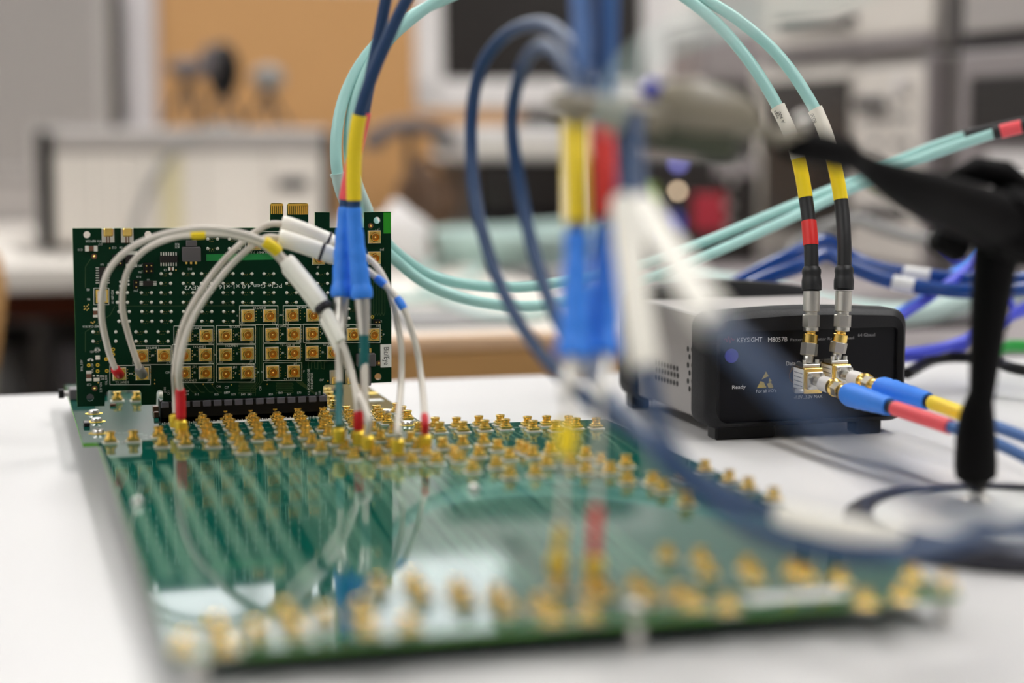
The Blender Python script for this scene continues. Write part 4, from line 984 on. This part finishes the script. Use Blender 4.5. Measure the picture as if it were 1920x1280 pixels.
# ================================================================ aqua pair that loops behind the card
def aqua_pair(lab, pts, ts, band):
    f = spline([P(*p) for p in pts]); n_ = len(pts)-1; t = thing('coax_cable', f(0), lab, 'cable')
    MB().tube(run(f, 0, n_-1, 150), 3.1, 14).build('jacket', 'aqua', t)
    MB().tube(run(f, ts[0], ts[1], 10), [4.2]+[3.6]*10, 14).build('clear_sleeve', 'aqua_pale', t)
    MB().tube(run(f, n_-1.02, n_, 8), 3.9, 14).build('end_sleeve', 'shrink_black', t)
    if band: MB().tube(run(f, n_-.9, n_-.5, 4), 4.1, 14).build('marker_band', 'coral', t)
aqua_pair('aqua cable looping behind the upright card, outer and lower of the two loops',
  [(960, -70, 1040), (870, -18, 1010), (770, 30, 990), (695, 95, 975), (650, 170, 965), (631, 250, 958), (633, 325, 956), (655, 390, 965), (700, 446, 985), (740, 486, 1000), (800, 532, 1005), (880, 562, 1010), (980, 574, 1015), (1080, 562, 1025), (1180, 534, 1035), (1300, 490, 1050), (1450, 424, 1070), (1600, 352, 1090), (1720, 300, 1085), (1865, 250, 1070), (1960, 228, 1060)], (6, 7), True)
aqua_pair('aqua cable looping behind the upright card, inner and upper of the two loops',
  [(930, -80, 1000), (860, -25, 990), (785, 25, 980), (715, 90, 972), (672, 170, 966), (655, 250, 962), (660, 320, 966), (688, 395, 978), (712, 436, 990), (740, 470, 1005), (800, 512, 1015), (880, 534, 1020), (980, 538, 1025), (1080, 524, 1035), (1180, 502, 1045), (1300, 462, 1060), (1450, 400, 1080), (1600, 338, 1100), (1720, 286, 1105), (1812, 255, 1095), (1960, 222, 1080)], (6, 7), False)

# ================================================================ thin white cables on the card
def plug(mb, base, up): mb.lathe([(2.9, 0), (2.9, 2.2), (3.2, 2.4), (3.2, 5.6), (2.6, 6.2), (1.9, 6.6)], base, up, 18)
def white(lab, pts, parts, plugs):
    f = spline([P(*p) if len(p) == 3 and not isinstance(p, Vector) else p for p in pts]); n_ = len(pts)-1
    t = thing('probe_cable', f(0), lab, 'cable', 'thin white cables on the circuit card')
    MB().tube(run(f, 0, n_, 110), 1.55, 12).build('jacket', 'cable_white', t)
    for (nm, t0, t1, r_, m_) in parts:
        k_ = max(3, int((t1-t0)*12)); MB().tube(run(f, t0, t1, k_), [r_*.85]+[r_]*(k_-1)+[r_*.85], 14).build(nm, m_, t)
    for (b_, u_) in plugs:
        mb = MB(); plug(mb, b_, u_); mb.build('plug', 'gold_pad', t)
def onboard(x, y, h): q = PB(x, y); return q+Vector((0, 0, h))
A = onboard
c0 = C3(223.7, 700.8, 3.6); c1 = C3(266.7, 700.3, 3.6)
b3 = A(330, 812, 5.2); b4 = A(340, 824, 5.2); bm1 = A(672, 846, 5.2); bm2 = A(690, 856, 5.2); br1 = A(746, 862, 5.2); br2 = A(797, 854, 5.2)
V3 = Vector
def up(b_, h): return b_+V3((0, 0, h))
white('thin white cable with a dark red tip plugged into the card at its lower left',
  [c0, c0+V3((-2.5, -9, 4)), (203, 655, 895), (190, 585, 880), (200, 515, 865), (243, 466, 855), (305, 439, 850), (375, 428, 848), (440, 434, 850), (500, 455, 855), (540, 492, 858), (604, 572, 855), (640, 640, 850), (660, 700, 846), up(bm1, 14), up(bm1, 5)],
  [('tip', 0, 1.1, 2.4, 'red_tip'), ('colour_band', 8.9, 9.6, 2.9, 'yellow'), ('sleeve', 9.9, 11.0, 4.1, 'sleeve_white'), ('tie', 10.98, 11.12, 4.6, 'tie_black'), ('sleeve', 11.15, 12.0, 2.9, 'sleeve_white'), ('tip', 14.05, 15, 2.3, 'red_tip')], [(bm1-V3((0, 0, 2)), (0, 0, 1))])
white('thin white cable with a grey tip plugged into the card beside the red-tipped one',
  [c1, c1+V3((-2.5, -9, 5)), (240, 625, 895), (229, 570, 880), (238, 512, 868), (270, 470, 862), (322, 446, 858), (372, 440, 856), (430, 440, 858), (495, 462, 862), (536, 500, 866), (598, 580, 862), (638, 655, 856), (665, 720, 850), up(bm2, 14), up(bm2, 5)],
  [('tip', 0, 1.0, 2.5, 'grey_mid'), ('colour_band', 6.75, 7.25, 2.1, 'yellow'), ('sleeve', 10.0, 11.0, 3.2, 'sleeve_white'), ('sleeve', 11.2, 12.2, 3.0, 'sleeve_white')], [(bm2-V3((0, 0, 2)), (0, 0, 1))])
white('thin white cable rising before the slot without red tip, in the upper thick sleeve',
  [up(b3, 5), up(b3, 16), (328, 690, 868), (340, 620, 866), (370, 555, 866), (420, 488, 868), (480, 434, 870), (528, 420, 872), (625, 456, 878), (690, 484, 876), (722, 525, 872), (740, 580, 866), (752, 650, 862), (752, 720, 856), up(br1, 10), up(br1, 4)],
  [('sleeve', 7.0, 8.0, 4.3, 'sleeve_white'), ('tie', 7.85, 7.92, 4.8, 'tie_black')], [(b3-V3((0, 0, 2)), (0, 0, 1)), (br1-V3((0, 0, 2)), (0, 0, 1))])
white('thin white cable with red tips at both ends, in the lower thick sleeve',
  [up(b4, 5), up(b4, 18), (336, 690, 860), (352, 620, 858), (382, 562, 858), (432, 498, 860), (486, 452, 862), (522, 446, 864), (604, 472, 868), (672, 498, 868), (706, 520, 866), (752, 570, 862), (778, 640, 860), (790, 710, 856), up(br2, 12), up(br2, 5)],
  [('tip', 0.0, 1.1, 2.5, 'red_tip'), ('sleeve', 7.0, 8.35, 4.3, 'sleeve_white'), ('tie', 7.95, 8.05, 4.8, 'tie_black'), ('colour_band', 10.0, 10.35, 2.1, 'boot_blue'), ('colour_band', 10.8, 11.15, 2.1, 'boot_blue'), ('tip', 13.9, 15, 1.9, 'red_tip')], [(b4-V3((0, 0, 2)), (0, 0, 1)), (br2-V3((0, 0, 2)), (0, 0, 1))])

# ================================================================ blue-booted pairs
def booted(lab, pts, band, tip, light='navy', jr=2.9, rod=1.7, sr=3.6, extra=None, bs=1.0):
    # control points: 0..2 navy, 2..3 colour sleeve, 3..4 boot, 4..5 metal, 5..6 rod, 6..7 tip, 7 board
    f = spline([P(*p) if not isinstance(p, Vector) else p for p in pts]); t = thing('coax_cable', f(7), lab, 'cable')
    MB().tube(run(f, 0, 2.0, 36), jr, 14).build('jacket', light, t)
    MB().tube(run(f, 2.0, 2.95, 10), sr, 16).build('colour_sleeve', band, t)
    MB().tube(run(f, 2.9, 3.05, 3), 3.1, 16).build('collar', 'navy', t)
    MB().tube(run(f, 3.02, 4.0, 27), [k_*bs for k_ in (3.0, 3.4, 3.45, 3.4, 3.3, 3.35, 3.4, 3.75, 3.8, 3.75, 3.7, 3.75, 4.1, 4.15, 4.1, 4.0, 4.05, 4.4, 4.45, 4.4, 4.35, 4.4, 4.45, 5.0, 5.2, 5.25, 5.2, 4.6)], 20).build('boot', 'boot_blue', t)
    MB().tube(run(f, 4.0, 5.0, 8), [3.6, 3.6, 3.3, 3.3, 3.0, 3.0, 2.7, 2.5, 2.2], 16).build('connector', 'steel', t)
    MB().tube(run(f, 5.0, 6.0, 8), rod, 14).build('semi_rigid_line', 'cable_white', t)
    MB().tube(run(f, 6.0, 7.0, 8), 1.9, 14).build('tip', tip, t)
    if extra: MB().tube([P(*q) for q in extra[0]], extra[1], 14).build('marker_tube', extra[2], t)
    mb = MB(); plug(mb, pts[7]-V3((0, 0, 7)), (0, 0, 1)); mb.build('plug', 'gold_pad', t)
e1 = A(636, 848, 12); e2 = A(684, 842, 12)
booted('navy cable with yellow sleeve and blue boot, right one before the card', [(800, -60, 820), (742, 40, 830), (674, 216, 842), (664, 384, 850), (679, 560, 852), (683, 630, 850), (683, 655, 850), e2], 'yellow', 'cable_white', extra=([(683, 628, 849), (683, 660, 849), (682, 692, 849)], 2.3, 'teal'))
booted('navy cable with coral sleeve and blue boot, left one before the card', [(735, -60, 832), (712, 60, 846), (682, 210, 858), (648, 384, 862), (640, 558, 858), (636, 640, 852), (636, 718, 848), e1], 'coral', 'teal')
g1 = A(1045, 1104, 12); g2 = A(1114, 1108, 12)
booted('blurred navy cable with a broad yellow sleeve hanging under the clamp', [(1085, -60, 640), (1092, 90, 632), (1078, 230, 622), (1082, 430, 612), (1076, 672, 605), (1064, 745, 600), (1052, 985, 592), g1], 'yellow', 'gold_pad', 'navy_light', 3.8, .9, 4.3, ([(1063, 795, 597), (1060, 855, 595)], 3.8, 'yellow'), 1.25)
booted('blurred navy cable with a red sleeve hanging under the clamp beside the yellow one', [(1140, -60, 640), (1138, 90, 640), (1130, 240, 634), (1138, 420, 624), (1130, 668, 612), (1126, 745, 602), (1118, 950, 590), g2], 'red', 'red', 'navy_light', 3.8, .9, 4.3, None, 1.2)

# navy loops
def loop(lab, pts, parts=(), r_=2.75, m_='navy'):
    f = spline([P(*p) for p in pts]); n_ = len(pts)-1; t = thing('coax_cable', f(0), lab, 'cable')
    MB().tube(run(f, 0, n_, 140), r_, 14).build('jacket', m_, t)
    for (nm, t0, t1, rr_, mm) in parts:
        k_ = 12; MB().tube(run(f, t0, t1, k_), [rr_*.9]+[rr_]*(k_-1)+[rr_*.9], 16).build(nm, mm, t)
loop('navy cable in the outer left loop, ending in a white sleeve over the board',
  [(1120, 200, 610), (1090, 110, 640), (1030, 48, 690), (960, 58, 735), (905, 120, 755), (884, 220, 765), (888, 350, 760), (915, 470, 745), (960, 580, 725), (1020, 670, 700), (1100, 748, 665), (1190, 812, 630), (1300, 890, 605), (1460, 962, 585), (1700, 1012, 560), (1830, 1010, 560), (1960, 985, 565)],
  (('sleeve', 13.0, 14.0, 4.2, 'sleeve_white'),))
loop('navy cable in the inner left loop, sweeping low over the board',
  [(1090, 200, 600), (1062, 120, 625), (1018, 86, 660), (978, 130, 710), (960, 240, 735), (982, 390, 735), (1012, 510, 720), (1055, 620, 695), (1125, 725, 650), (1200, 815, 600), (1290, 905, 570), (1410, 990, 550), (1550, 1036, 540), (1700, 1042, 540), (1840, 1005, 550), (1960, 975, 560)])
loop('navy cable with an almost upright white sleeve before the grey instrument side',
  [(1165, 200, 602), (1172, 300, 590), (1172, 375, 580), (1186, 520, 565), (1212, 690, 552), (1245, 820, 545), (1330, 930, 540), (1470, 1010, 530), (1650, 1035, 540), (1800, 1015, 550), (1960, 975, 570)],
  (('sleeve', 2.0, 4.0, 4.8, 'sleeve_white'),))
loop('blurred navy cable with a slanting white sleeve, crossing the front of the black instrument',
  [(1190, 200, 590), (1192, 300, 572), (1205, 385, 552), (1268, 490, 508), (1345, 605, 462), (1460, 722, 425), (1560, 808, 412), (1660, 880, 422), (1780, 950, 440), (1960, 1020, 500)],
  (('sleeve', 2.0, 4.0, 4.6, 'sleeve_white'),))

cord('aqua_cable', 'very blurred pale aqua cable rising to the right from behind the clamp', 'cable', [(1140, 235, 470), (1170, 140, 440), (1250, 75, 420), (1380, 35, 410), (1500, 10, 405), (1640, -40, 400)], 1.2, 'aqua_pale')

# ================================================================ articulated clamp stand
cb = PZ(1911, 968, 8)
st = thing('clamp_stand', (cb.x, cb.y, 0), 'black articulated stand on a round base holding the blue cables in a clamp', 'clamp stand')
MB().lathe([(66, 0), (69, 1.5), (69, 7), (66, 9), (59, 9), (58, 7)], (cb.x, cb.y, 0), n=64).build('round_base', 'ring_dark', st, smooth=50)
MB().lathe([(57.5, 6.9), (57.5, 7.6)], (cb.x, cb.y, 0), n=64).build('base_plate', 'plate_white', st)
jb = P(1832, 925, 762)
MB().lathe([(7, 6), (7, 8), (3, 9.5), (3, 12)], (jb.x, jb.y, 0), n=20).build('socket', 'steel', st)
MB().ball(jb, 3.9, 10).build('ball_joint', 'silver', st)
MB().tube(run(spline([P(1831, 912, 760), P(1830, 890, 758), P(1829, 850, 755), P(1831, 790, 750), P(1836, 755, 746), P(1840, 742, 744)]), 0, 5, 10), [4, 5.5, 8.6, 8.9, 8.7, 8.4, 7.6, 6.8, 6.0, 5.6, 5.4], 20).build('grip', 'stand_black', st)
MB().tube([P(1840, 748, 744), P(1848, 660, 738), P(1858, 560, 732), P(1868, 480, 726), P(1872, 430, 722)], [5.2, 6.6, 8.2, 9.3, 9.6], 16).build('post', 'stand_black', st)
MB().box(P(1905, 425, 722), (30, 24, 28), Matrix.Rotation(R(18), 3, 'Y'), 5).build('pivot_block', 'stand_black', st)
MB().tube(run(spline([P(1598, 296, 640), P(1640, 322, 652), P(1700, 352, 668), P(1770, 378, 690), P(1850, 408, 712), P(1940, 440, 735)]), 0, 5, 12), [4.5, 4.6, 5.2, 6.2, 7.4, 8.6, 9.6, 10.4, 11, 11.5, 12, 12.3, 12.5], 16).build('arm', 'stand_black', st)
MB().tube(run(spline([P(1462, 286, 618), P(1482, 270, 620), P(1530, 278, 626), P(1580, 290, 634), P(1612, 304, 642)]), 0, 4, 8), [1.5, 5.0, 6.0, 6.2, 6.2, 6.0, 5.8, 5, 4], 16).build('arm_knob', 'stand_black', st)
MB().tube([P(1780, 330, 720), P(1830, 318, 722), P(1880, 326, 724), P(1925, 360, 726)], [2, 5.5, 6, 5], 12).build('wing_lever', 'stand_black', st)
MB().box(P(1785, 448, 716), (16, 12, 16), Matrix.Rotation(R(30), 3, 'Y'), 3).build('lock_tab', 'stand_black', st)
MB().ball(P(1505, 226, 618), 2.8, 10).build('clamp_ball', 'silver', st)
MB().tube([P(1415, 236, 610), P(1465, 258, 614), P(1506, 246, 618)], [2.2, 2.6, 2.2], 12).build('clamp_stem', 'clamp_beige', st)
m_ = Matrix.Rotation(R(8), 3, 'Y')
MB().box(P(1120, 204, 590), (30, 12, 8.5), m_, 2).box(P(1190, 222, 592), (20, 13, 10), m_, 2).build('jaw', 'clamp_beige', st)
MB().tube([P(1042, 205, 588), P(1090, 216, 590)], [2, 4.5], 12).build('jaw_tip', 'clamp_beige', st)
MB().tube([P(1232, 208, 596), P(1260, 205, 598), P(1300, 206, 600), P(1370, 218, 604), P(1415, 228, 606)], [8, 10, 10.5, 8.5, 5.5], 20).build('clamp_knob', 'clamp_beige', st)
MB().box(P(1290, 262, 600), (34, 14, 11), m_, 3).build('lower_jaw', 'clamp_green', st)
MB().ball(P(1222, 168, 596), 3.6, 8).build('jaw_screw', 'key_blue', st)
